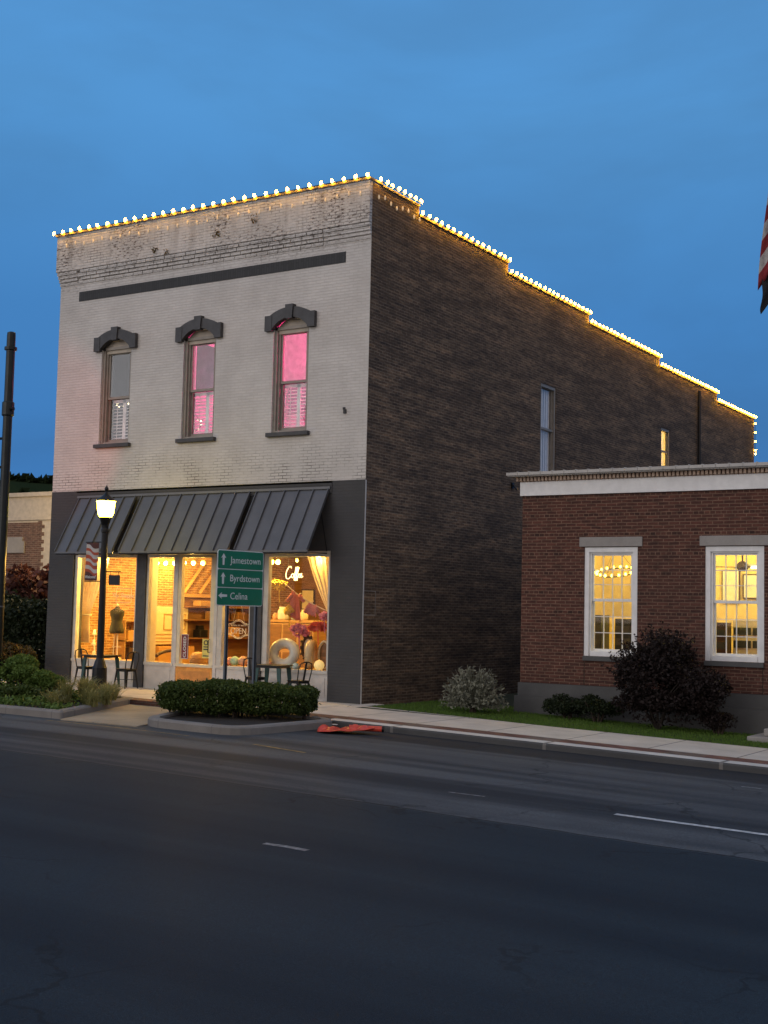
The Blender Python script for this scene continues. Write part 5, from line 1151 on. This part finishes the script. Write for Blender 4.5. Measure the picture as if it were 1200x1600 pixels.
mb = MB(); text_on(mb, 'Welcome!', 0.10, (LX - 0.525, LY - 0.045, 2.585), (1, 0, 0), (0, 0, 1), sx=0.80, depth=0.002, shear=0.15); mb.build('letters', 'signwhite', bn)
hp = thing('hanging_plate', 'small blank black plate hanging from the street lamp arm', 'sign', (LX + 0.32, LY, 2.42))
MB().bbox(LX + 0.18, LX + 0.50, LY - 0.012, LY + 0.012, 2.44, 2.66, 0.005).build('board', 'black', hp); mb = MB(); mb.tube([(LX + .22, LY, 2.66), (LX + .22, LY, 2.735)], .006, 5); mb.tube([(LX + .46, LY, 2.66), (LX + .46, LY, 2.735)], .006, 5); mb.build('hook', 'black', hp)

# ------------------------------------------------------------------ tall pole at the far left
PX, PY = -5.58, -5.12
tp = thing('utility_pole', 'tall dark metal pole with two collars at the left edge', 'pole', (PX, PY, gz(PX)))
MB().lathe([(0.104, 0.0), (0.098, 3.0), (0.094, 6.0), (0.09, 7.50), (0.085, 7.56), (0.05, 7.58)], (PX, PY, gz(PX)), 18).build('shaft', 'greenpole', tp, smooth=False)
mb = MB(); mb.lathe([(0.11, 5.86), (0.126, 5.88), (0.126, 6.14), (0.11, 6.16)], (PX, PY, 0), 18); mb.tube([(PX + .13, PY - .03, 6.0), (PX + .2, PY - .03, 6.0)], 0.04, 6); mb.build('collar', 'greenpole', tp)
mb = MB(); mb.lathe([(0.10, 7.24), (0.130, 7.25), (0.130, 7.31), (0.10, 7.32)], (PX, PY, 0), 18); mb.build('collar', 'greenpole', tp)
MB().lathe([(0.10, 1.9), (0.108, 1.9), (0.108, 1.93), (0.10, 1.93)], (PX, PY, 0), 18).build('band', 'galv', tp)
MB().lathe([(0.2, 0), (0.2, 0.03), (0.15, 0.1), (0.13, 0.3)], (PX, PY, gz(PX)), 18).build('base', 'greenpole', tp)

ts = thing('traffic_signal', 'traffic signal head glowing red on the left of the tall pole', 'traffic signal', (PX - .75, PY, 4.6))
MB().bbox(PX - .92, PX - .58, PY - .1, PY + .1, 4.6, 5.6, .02).build('housing', 'black', ts)
for k in range(3): MB().ellip((PX - .75, PY + .1, 4.77 + .33 * k), (.12, .03, .12), 14, 8).build('lens', 'redlens' if k == 2 else 'darkwood', ts)
mb = MB(); mb.tube([(PX - .58, PY, 5.4), (PX, PY, 5.4)], .03, 6); mb.tube([(PX - .58, PY, 4.8), (PX, PY, 4.8)], .03, 6); mb.build('arm', 'black', ts)
rl = lamp('signal_light', (PX - .75, PY + .2, 5.43), 200, (1.0, 0.10, 0.08), .08, 'SPOT'); rl.data.spot_size = R(52); rl.data.spot_blend = .5; rl.data.shadow_soft_size = .1
rl.rotation_euler = (Vector((-9.6, 0, 6.2)) - rl.location).to_track_quat('-Z', 'Y').to_euler()
# ------------------------------------------------------------------ green direction sign
SX, SY = -0.30, -4.22
d = Vector((0.153, 0.988, 0)).normalized(); nrm = Vector((d.y, -d.x, 0)); o0 = Vector((SX, SY, 0))
ds = thing('direction_sign', 'green road sign listing Jamestown, Byrdstown and Celina on steel posts', 'road sign', (SX, SY, gz(SX)))
SW, SZ0_, SZ1 = 1.20, 2.03, 3.09
def sp(u_, z, off): p = o0 + d * (u_ - 0.32) + nrm * off; return (p.x, p.y, z)
def rrect(w0, w1, z0, z1, r, off0, off1, mb):
    pts = []
    for (cx, cz, a0) in ((w1 - r, z1 - r, 0), (w0 + r, z1 - r, 90), (w0 + r, z0 + r, 180), (w1 - r, z0 + r, 270)):
        for k in range(5): a = R(a0 + 22.5 * k); pts.append((cx + r * math.cos(a), cz + r * math.sin(a)))
    n = len(pts); mb.add([sp(a, b, off0) for a, b in pts] + [sp(a, b, off1) for a, b in pts], [tuple(range(n)), tuple(range(n, 2 * n))[::-1]] + [(i, (i + 1) % n, (i + 1) % n + n, i + n) for i in range(n)]); return mb
rrect(0, SW, SZ0_, SZ1, 0.06, 0.0, 0.010, MB()).build('border', 'signwhite', ds)
H3 = (SZ1 - SZ0_)
zc = [SZ1 - 0.365, SZ1 - 0.715]
panels = [(zc[0] + 0.008, SZ1 - 0.016), (zc[1] + 0.008, zc[0] - 0.008), (SZ0_ + 0.016, zc[1] - 0.008)]
mb = MB()
for (a, b) in panels: rrect(0.016, SW - 0.016, a, b, 0.03, 0.0105, 0.0135, mb)
mb.build('green_panel', 'signgreen', ds)
mb = MB()
for (txt, u0, zb) in (('Jamestown', 0.33, zc[0] + 0.115), ('Byrdstown', 0.32, zc[1] + 0.12), ('Celina', 0.34, SZ0_ + 0.125)):
    text_on(mb, txt, 0.185, sp(u0, zb, 0.0145), tuple(d), (0, 0, 1), sx=0.97, depth=0.001, bold=0.0)
def arrow(cu, cz, up, mb):
    pts = [(0, .11), (.065, .02), (.028, .035), (.022, -.11), (-.022, -.11), (-.028, .035), (-.065, .02)]
    if not up: pts = [(-q, p) for p, q in pts]
    n = len(pts); mb.add([sp(cu + p, cz + q, 0.0139) for p, q in pts] + [sp(cu + p, cz + q, 0.0155) for p, q in pts], [tuple(range(n)), tuple(range(n, 2 * n))] + [(i, (i + 1) % n, (i + 1) % n + n, i + n) for i in range(n)])
arrow(0.15, zc[0] + 0.185, True, mb); arrow(0.15, zc[1] + 0.175, True, mb); arrow(0.155, SZ0_ + 0.19, False, mb)
mb.build('lettering', 'signwhite', ds)
for u_ in (0.31, 1.06):
    mb = MB(); p = o0 + d * (u_ - 0.32) - nrm * 0.03
    for (du, dn, w, h) in ((0, -0.012, 0.045, 0.008), (-0.026, 0.006, 0.008, 0.04), (0.026, 0.006, 0.008, 0.04)):
        q = p + d * du + nrm * dn
        vs = [q + d * (sx_ * w / 2) + nrm * (sy_ * h / 2) for sx_, sy_ in ((-1, -1), (1, -1), (1, 1), (-1, 1))]
        mb.add([(v.x, v.y, gz(SX) - 0.1) for v in vs] + [(v.x, v.y, 2.98) for v in vs], [(3, 2, 1, 0), (4, 5, 6, 7), (0, 1, 5, 4), (1, 2, 6, 5), (2, 3, 7, 6), (3, 0, 4, 7)])
    mb.build('post', 'galv', ds)

# ------------------------------------------------------------------ café tables and chairs
def make_table():
    t = thing('cafe_table', 'square black cafe table with teal legs under the left awning', 'table', (-6.72, -0.95, gz(-6.7)), 0, 'cafe tables by the shop window')
    MB().bbox(-0.34, 0.34, -0.34, 0.34, 0.725, 0.755, 0.008).build('tabletop', 'black', t, local=True)
    MB().box(-0.28, 0.28, -0.28, 0.28, 0.69, 0.724).build('apron', 'black', t, local=True)
    for sx_ in (-1, 1):
        for sy_ in (-1, 1):
            mb = MB(); a = (sx_ * 0.26, sy_ * 0.26); b = (sx_ * 0.31, sy_ * 0.31); w = 0.05
            mb.add([(a[0] - w, a[1] - .02, .69), (a[0] + w, a[1] - .02, .69), (a[0] + w, a[1] + .02, .69), (a[0] - w, a[1] + .02, .69), (b[0] - .022, b[1] - .015, 0), (b[0] + .022, b[1] - .015, 0), (b[0] + .022, b[1] + .015, 0), (b[0] - .022, b[1] + .015, 0)],
                   [(0, 1, 2, 3), (7, 6, 5, 4), (0, 4, 5, 1), (1, 5, 6, 2), (2, 6, 7, 3), (3, 7, 4, 0)]); mb.build('leg', 'teal', t, local=True)
    return t
T1 = make_table(); dup(T1, (-1.90, -0.62, gz(-1.9)), R(12), 'square black cafe table with teal legs under the right awning')
def make_chair():
    t = thing('cafe_chair', 'black metal cafe chair at the left side of the left table', 'chair', (0, 0, 0), 0, 'cafe chairs by the shop window')
    MB().bbox(-0.18, 0.18, -0.18, 0.18, 0.435, 0.455, 0.008).build('seat', 'black', t, local=True); MB().box(-0.165, 0.165, -0.165, 0.165, 0.39, 0.434).build('seat_frame', 'black', t, local=True)
    for sx_ in (-1, 1):
        for sy_ in (-1, 1): MB().tube([(sx_ * .15, sy_ * .15, .43), (sx_ * .19, sy_ * .21, 0)], [0.026, 0.014], 6).build('leg', 'black', t, local=True)
    mb = MB(); mb.tube([(-.165, .16, .44), (-.185, .22, .70), (-.15, .25, .82), (-.05, .265, .855), (.05, .265, .855), (.15, .25, .82), (.185, .22, .70), (.165, .16, .44)], 0.013, 7); mb.build('back_frame', 'black', t, local=True)
    mb = MB(); mb.tube([(0, .17, .45), (0, .262, .85)], 0.03, 4); mb.build('back_splat', 'black', t, local=True)
    mb = MB(); mb.tube([(-.17, -.17, .2), (.17, .17, .2)], 0.007, 5); mb.tube([(.17, -.17, .2), (-.17, .17, .2)], 0.007, 5); mb.build('stretcher', 'black', t, local=True)
    return t
C1 = make_chair(); C1.location = (-7.28, -0.85, gz(-7.3)); C1.rotation_euler = (0, 0, R(80))
dup(C1, (-6.12, -0.72, gz(-6.1)), R(-98), 'black metal cafe chair between the left table and the street lamp')
dup(C1, (-1.22, -0.60, gz(-1.2)), R(-105), 'black metal cafe chair right of the right table, backed to the corner pier')
dup(C1, (-2.52, -0.42, gz(-2.5)), R(75), 'black metal cafe chair left of the right table behind the sign post')

# ------------------------------------------------------------------ planting
def bush(name, label, cat, c, r, leaf, n, size, seed, mat='bark', group=None, lumps=9, flat=0.0, up=0.3, stems=5, shell=.55):
    t = thing(name, label, cat, (c[0], c[1], gz(c[0])), 0, group)
    mb = MB(); leaves(mb, blob_pts(n, (c[0], c[1], c[2]), r, lumps, seed, shell, flat), size, up); mb.build('foliage', leaf, t, weld=False)
    mb = MB(); g = np.random.default_rng(seed)
    for k in range(stems):
        a = g.uniform(0, 6.28); q = g.uniform(.3, .7); mb.tube([(c[0] + .06 * math.cos(a), c[1] + .06 * math.sin(a), gz(c[0]) - .05), (c[0] + q * r[0] * .5 * math.cos(a), c[1] + q * r[1] * .5 * math.sin(a), c[2] - r[2] * .1), (c[0] + q * r[0] * math.cos(a), c[1] + q * r[1] * math.sin(a), c[2] + r[2] * .5)], [0.03, 0.018, 0.006], 5)
    mb.build('stems', mat, t)
    return t
def hedge_pts(n, c, r, seed, ang):
    g = np.random.default_rng(seed); out = []
    while len(out) < n:
        p = g.uniform(-1, 1, 3); p[2] = g.uniform(-1, 1); q = (abs(p[0]) ** 3.2 + abs(p[1]) ** 3.2 + abs(max(p[2], -0.99)) ** 3.2)
        if q > 1 or q < 0.52: continue
        if p[2] < 0.1 and g.random() < 0.32 * (0.1 - p[2]): continue
        w = 1 + 0.08 * math.sin(5 * p[0] + seed) + 0.06 * math.sin(9 * p[1] + 4 * p[2]) + (0.10 * g.random() if g.random() < .12 else 0)
        out.append((p[0] * r[0] * w, p[1] * r[1] * w, p[2] * r[2] * (1 + 0.11 * math.sin(4.6 * p[0] + 2 * seed) + 0.05 * math.sin(11 * p[0] + 3 * p[1]) + (0.16 * g.random() if g.random() < .10 else 0))))
    P = np.array(out); ca, sa = math.cos(ang), math.sin(ang)
    return np.stack([P[:, 0] * ca - P[:, 1] * sa + c[0], P[:, 0] * sa + P[:, 1] * ca + c[1], P[:, 2] + c[2]], 1)
def hedge(label, c, r, n, seed, ang, leaf='box'):
    t = thing('boxwood_hedge', label, 'hedge', (c[0], c[1], gz(c[0])), 0, 'clipped hedges on the traffic island')
    mb = MB(); leaves(mb, hedge_pts(n, c, r, seed, ang), 0.036, 0.6); mb.build('foliage', leaf, t, weld=False)
    mb = MB()
    for k in range(14):
        x = random.uniform(-.8, .8) * r[0]; y = random.uniform(-.6, .6) * r[1]; ca, sa = math.cos(ang), math.sin(ang); X_, Y_ = x * ca - y * sa + c[0], x * sa + y * ca + c[1]
        mb.tube([(X_, Y_, gz(c[0]) - .03), (X_ + random.uniform(-.1, .1), Y_, c[2]), (X_ + random.uniform(-.2, .2), Y_, c[2] + r[2] * .6)], [.022, .015, .006], 5)
    mb.build('stems', 'bark', t)
hedge('long low clipped hedge on the island in front of the sign', (-0.42, -4.66, 0.34), (0.90, 0.74, 0.285), 21000, 3, R(25))
hedge('shorter rounded clipped hedge at the right end of the island', (0.78, -4.05, 0.32), (0.72, 0.70, 0.265), 14500, 5, R(20))
bush('rounded_shrub', 'rounded green shrub in the planter at the left edge', 'shrub', (-5.35, -4.85, 0.50), (0.80, 0.70, 0.45), 'shrub', 10500, 0.042, 11)
bush('rounded_shrub', 'smaller pale green shrub between the round shrub and the grasses', 'shrub', (-4.55, -4.75, 0.36), (0.50, 0.5, 0.32), 'shrub', 4600, 0.042, 12)
def tuft(mb, c, n, h, spread, w=0.012, lean=(0, 0)):
    for k in range(n):
        a = random.uniform(0, 6.28); s = random.uniform(.15, 1) * spread; hh = h * random.uniform(.6, 1.1); b = (c[0] + random.gauss(0, .05), c[1] + random.gauss(0, .05)); dx, dy = math.cos(a), math.sin(a)
        p = [(b[0] + dx * s * t * t + lean[0] * t * t, b[1] + dy * s * t * t + lean[1] * t * t, c[2] + hh * (t - 0.32 * t * t * t)) for t in (0, .35, .7, 1.0)]; nx_, ny_ = -dy * w, dx * w
        vs = []
        for i, q in enumerate(p): f = (1, .9, .6, .08)[i]; vs += [(q[0] - nx_ * f, q[1] - ny_ * f, q[2]), (q[0] + nx_ * f, q[1] + ny_ * f, q[2])]
        mb.add(vs, [(0, 1, 3, 2), (2, 3, 5, 4), (4, 5, 7, 6)])
GL = ['pale grass clump beside the round green shrub', 'straw coloured grass clump in the middle of the planter', 'grass clump at the kerb corner of the planter', 'tall grass clump straight below the left table', 'small pale grass clump at the foot of the street lamp', 'grass clump right behind the kerb corner', 'thin grass clump at the rear tip of the planter', 'grass clump below the left pier', 'low grass clump between kerb corner and street lamp', 'grass clump by the planter kerb left of its corner']
GP = [(-4.0, -4.75, .66, 200), (-3.75, -4.35, .66, 200), (-3.0, -5.05, .50, 170), (-4.35, -3.85, .66, 200), (-4.5, -2.95, .46, 110), (-3.2, -4.45, .54, 170), (-4.05, -3.35, .46, 120), (-4.75, -4.15, .66, 180), (-3.65, -3.85, .5, 160), (-3.3, -5.75, .46, 150)]
for lb, (x, y, h, n) in zip(GL, GP):
    mb = MB(); tuft(mb, (x, y, gz(x)), n, h, 0.42, 0.009); tuft(mb, (x + .2, y - .15, gz(x)), n // 2, h * .8, 0.36, 0.009)
    tag(mb.build('ornamental_grass', 'orn', weld=False), lb, 'grass clump', 'grass clumps in the left planter')
bush('low_ground_shrub', 'low dark green shrub at the planter kerb', 'shrub', (-4.55, -5.55, 0.22), (0.75, .40, .2), 'box', 2200, .05, 14, up=.6)
mb = MB(); n_ = 14000; x_ = rng.uniform(-9.5, -2.6, n_); y_ = rng.uniform(-6.35, -3.2, n_); ok_ = (x_ < -2.45 - (y_ + 6.4) * .44) & (np.sin(x_ * 2.1) + np.sin(y_ * 3.3 + x_) + rng.normal(0, .6, n_) > -.4); x_, y_ = x_[ok_], y_[ok_]
leaves(mb, np.stack([x_, y_, np.array([gz(q) for q in x_]) + rng.uniform(.0, .14, len(x_)) * (1 + .5 * np.sin(x_ * 3))], 1), .05, .7); o = tag(mb.build('ground_cover', 'shrub', weld=False), 'low green ground cover over the planter soil', 'ground cover', None, 'stuff')
def silver():
    c = (2.55, 0.35); t = thing('silver_shrub', 'pale grey fan-shaped shrub against the brown side wall', 'shrub', (*c, gz(c[0])))
    mb = MB(); z0 = gz(c[0]); g = np.random.default_rng(4)
    for k in range(330):
        a = g.uniform(0, 6.28); el = g.uniform(0.05, 1.35); L_ = g.uniform(.62, 0.98); dx, dy = math.cos(a) * math.cos(el), math.sin(a) * math.cos(el) * .75
        p = [(c[0] + dx * L_ * s * .85, c[1] + dy * L_ * s * .85, z0 + 0.10 + L_ * (math.sin(el) * s + 0.08 * s - .12 * s * s)) for s in (0.08, .5, 1.0)]
        mb.tube(p, [.006, .005, .003], 3, cap=False)
        tip = np.array(p[2]); q = np.array(p[1]); m = 8
        leaves(mb, q + (tip - q) * g.random((m, 1)) + g.normal(0, .02, (m, 3)), 0.042, .4, 2.2)
    mb.build('foliage', 'silver', t, weld=False); MB().tube([(c[0], c[1], z0 - .05), (c[0], c[1], z0 + .2)], [.09, .05], 7).build('stems', 'bark', t)
silver()
def barberry():
    c = (6.45, 0.62); z0 = gz(c[0]); t = thing('dark_barberry_bush', 'large dark purple bush between the two white windows', 'bush', (*c, z0)); mb = MB()
    leaves(mb, blob_pts(15000, (c[0], c[1], z0 + .95), (1.15, .80, .98), 18, 21, .3), 0.042, .3)
    leaves(mb, blob_pts(9000, (c[0] + .1, c[1], z0 + .42), (1.30, .72, .50), 12, 22, .4), 0.042, .3)
    leaves(mb, blob_pts(4000, (c[0] + .85, c[1], z0 + .85), (.62, .6, .5), 9, 23, .3), 0.042, .3)
    g = np.random.default_rng(24)
    for k in range(46):   # spiky new shoots
        a = g.uniform(0, math.pi * 2); el = g.uniform(.15, 1.4); b = Vector((c[0] + .9 * math.cos(a) * math.cos(el), c[1] + .6 * math.sin(a) * math.cos(el), z0 + .85 + .85 * math.sin(el))); d_ = Vector((math.cos(a) * math.cos(el), math.sin(a) * math.cos(el), math.sin(el) + .3)).normalized() * g.uniform(.2, .42)
        q = np.array(b) + np.array(d_) * g.random((22, 1)) + g.normal(0, .022, (22, 3)); leaves(mb, q, .036, .2, 1.8)
    mb.build('foliage', 'darkbush', t, weld=False); mb = MB()
    for k in range(7): a = g.uniform(0, 6.28); mb.tube([(c[0], c[1], z0 - .05), (c[0] + .5 * math.cos(a), c[1] + .4 * math.sin(a), z0 + .7), (c[0] + .9 * math.cos(a), c[1] + .6 * math.sin(a), z0 + .95)], [.03, .016, .004], 5)
    mb.build('stems', 'soil', t)
barberry()
for k, (x, y, r_, h, lb) in enumerate(((4.35, 1.05, .45, .34, 'low dark shrub at the foundation below the first white window'), (5.05, 0.95, .5, .36, 'low dark shrub left of the large purple bush'))):
    bush('low_dark_shrub', lb, 'shrub', (x, y, gz(x) + h * .7), (r_ * 1.25, .38, h * .85), 'darkgreen', 5200, .034, 31 + k, lumps=16, shell=.25, group='low shrubs by the brick building')
bush('low_dark_shrub', 'trailing dark shrub right of the large purple bush', 'shrub', (7.55, 0.85, gz(7.5) + .25), (.5, .35, .24), 'darkbush', 4000, .034, 35, group='low shrubs by the brick building')
# left background planting
def small_tree(name, label, c, r, leaf, n, size, seed, trunk_h):
    t = thing(name, label, 'tree', (c[0], c[1], gz(c[0])))
    mb = MB(); leaves(mb, blob_pts(n, c, r, 14, seed, .35), size, .2); mb.build('crown', leaf, t, weld=False)
    mb = MB(); mb.tube([(c[0], c[1], gz(c[0]) - .1), (c[0] + .05, c[1], trunk_h), (c[0], c[1], c[2] + r[2] * .4)], [.12, .08, .02], 8); g = np.random.default_rng(seed)
    for k in range(6): a = g.uniform(0, 6.28); mb.tube([(c[0] + .05, c[1], trunk_h), (c[0] + r[0] * .4 * math.cos(a), c[1] + r[1] * .4 * math.sin(a), c[2]), (c[0] + r[0] * .8 * math.cos(a), c[1] + r[1] * .8 * math.sin(a), c[2] + r[2] * .4)], [.05, .03, .008], 5)
    mb.build('trunk', 'bark', t)
small_tree('maroon_tree', 'dark red leaved tree in front of the cream building', (-14.6, 4.2, 2.35), (1.25, 1.0, 0.95), 'redleaf', 3600, .13, 41, 1.3)
t = thing('dark_hedge', 'tall dark square hedge left of the shop pier', 'hedge', (-12.9, 2.5, .1)); mb = MB(); leaves(mb, hedge_pts(13000, (-13.2, 2.6, 1.1), (1.35, .7, 1.0), 8, 0), .09, .4); mb.build('foliage', 'darkgreen', t, weld=False); MB().tube([(-13.0, 2.6, 0), (-13, 2.6, 1.5)], .05, 6).build('stems', 'bark', t)
bush('red_tipped_shrub', 'small shrub with reddish tips behind the round shrub', 'shrub', (-9.6, -1.0, 0.62), (0.75, .55, .5), 'mixleaf', 2400, .07, 51)
# lawn
def lawn():
    mb = MB(); n = 52000; x = rng.uniform(0.5, 11.5, n); y = rng.uniform(-0.95, 2.6, n) 
    edge = np.where(x < 4.9, -0.85 + (4.9 - x) * 0.103, -0.85); ok = (y > edge + 0.01) & ~((x > X0 - .05) & (y > YR - .12)) & (x > .05)
    x, y = x[ok], y[ok]; n = len(x); a = rng.uniform(0, 6.28, n); h = rng.uniform(.022, .055, n); w = 0.006; lx, ly = rng.normal(0, .016, n), rng.normal(0, .016, n)
    z = np.array([gz(t) for t in x]) - .012
    V = np.stack([np.stack([x - w * np.cos(a), y - w * np.sin(a), z], 1), np.stack([x + w * np.cos(a), y + w * np.sin(a), z], 1), np.stack([x + lx, y + ly, z + h], 1)], 1).reshape(-1, 3)
    mb.v = [tuple(p) for p in V.tolist()]; mb.f = [(3 * i, 3 * i + 1, 3 * i + 2) for i in range(n)]; mb.mi = [0] * n
    tag(mb.build('lawn_grass', 'grass', weld=False), kind='stuff')
    o = bpy.data.objects['lawn_grass']; tag(o, 'short green grass strip before the red brick building', 'grass')
lawn()

# ------------------------------------------------------------------ orange roll-up sign lying in the gutter
tarp = thing('collapsed_road_sign', 'crumpled orange fabric work sign lying in the gutter', 'sign', (2.55, -4.35, gz(2.55) + RD))
mb = MB(); nx, ny = 26, 14; vs = []; ax = Vector((0.86, 0.42, 0)).normalized(); ay = Vector((-ax.y, ax.x, 0)); z0 = gz(2.55) + RD
for i in range(nx + 1):
    for j in range(ny + 1):
        u_ = i / nx; v_ = j / ny - .5; wd = 0.62 * (1 - u_) ** .6 * min(1, u_ * 4 + .25) + 0.12
        p = Vector((2.13, -4.62, 0)) + ax * (1.0 * u_) + ay * (v_ * wd)
        z = z0 + 0.03 + 0.11 * (1 - abs(v_) * 1.6) * (0.45 + 0.35 * math.sin(u_ * 11 + v_ * 5) + .25 * math.sin(u_ * 23 - v_ * 9)) + 0.05 * u_
        vs.append((p.x, p.y, max(z, z0 + .01)))
mb.add(vs, [(i * (ny + 1) + j, (i + 1) * (ny + 1) + j, (i + 1) * (ny + 1) + j + 1, i * (ny + 1) + j + 1) for i in range(nx) for j in range(ny)])
o = mb.build('fabric', 'orange', tarp, smooth=True, weld=False); o.modifiers.new('thick', 'SOLIDIFY').thickness = .008
e0 = Vector((2.13, -4.62, 0)) + ax * .55; e1 = Vector((2.13, -4.62, 0)) + ax * 1.13
mb = MB(); mb.tube([(e0.x, e0.y, z0 + .10), (e1.x, e1.y, z0 + .09)], [.05, .05], 9); mb.build('rolled_edge', 'orange', tarp)
e2 = e1 + ax * .04; mb = MB(); mb.tube([(e1.x, e1.y, z0 + .09), (e2.x, e2.y, z0 + .088)], .054, 9); mb.build('end_cap', 'black', tarp)
mb = MB(); q = Vector((2.13, -4.62, 0)) + ax * .30 - ay * .02; mb.box(q.x - .05, q.x + .05, q.y - .02, q.y + .02, z0 + .145, z0 + .152); mb.build('white_tag', 'signwhite', tarp)

# ------------------------------------------------------------------ flags and flagpole base at the right
fpole = thing('flagpole', 'flagpole on a stepped concrete base at the right edge', 'flagpole', (9.12, 0.75, gz(9.1)))
mb = MB(); mb.bbox(8.30, 9.9, 0.15, 1.35, gz(9) - .2, gz(9) + .10, .02); mb.bbox(8.55, 9.7, 0.35, 1.2, gz(9) + .102, gz(9) + .24, .02); mb.build('base', 'stone', fpole)
MB().lathe([(0.07, gz(9) + .24), (0.06, 6), (0.035, 13.0), (0.06, 13.03), (0.06, 13.1), (0.01, 13.15)], (9.12, 0.75, 0), 12).build('pole', 'galv', fpole)
def flag(name, label, zt, zb, out_top, out_bot, stripes, mats):
    t = thing(name, label, 'flag', (8.85, .75, zb), 0); mb = MB(); nu, nv = 10, 26; vs = []
    g = random.Random(zt)
    for j in range(nv + 1):
        v_ = j / nv; z = zt + (zb - zt) * v_; wd = out_top + (out_bot - out_top) * v_ ** .8
        for i in range(nu + 1):
            u_ = i / nu; vs.append((9.0 - wd * u_ - .02 * math.sin(v_ * 9), .75 + .09 * math.sin(u_ * 9 + v_ * 3.0) * u_ + .06 * math.sin(u_ * 17), z - (1.1 * u_ * u_ * wd) + .05 * math.sin(u_ * 7 + v_ * 5)))
    for j in range(nv):
        for i in range(nu):
            mb.cur = 0 if not stripes else ((j // 2) % 2)
            mb.add([vs[j * (nu + 1) + i], vs[j * (nu + 1) + i + 1], vs[(j + 1) * (nu + 1) + i + 1], vs[(j + 1) * (nu + 1) + i]], [(0, 1, 2, 3)])
    o = mb.build('flag_cloth', mats, t, smooth=True); o.modifiers.new('thick', 'SOLIDIFY').thickness = .004
flag('striped_flag', 'drooping red and white striped flag at the right edge', 12.7, 8.95, 0.16, 0.64, True, ['flagred', 'flagwhite', 'flagblue'])
flag('black_flag', 'black flag hanging below the striped flag', 9.1, 8.42, 0.55, 0.58, False, ['blackfab'])
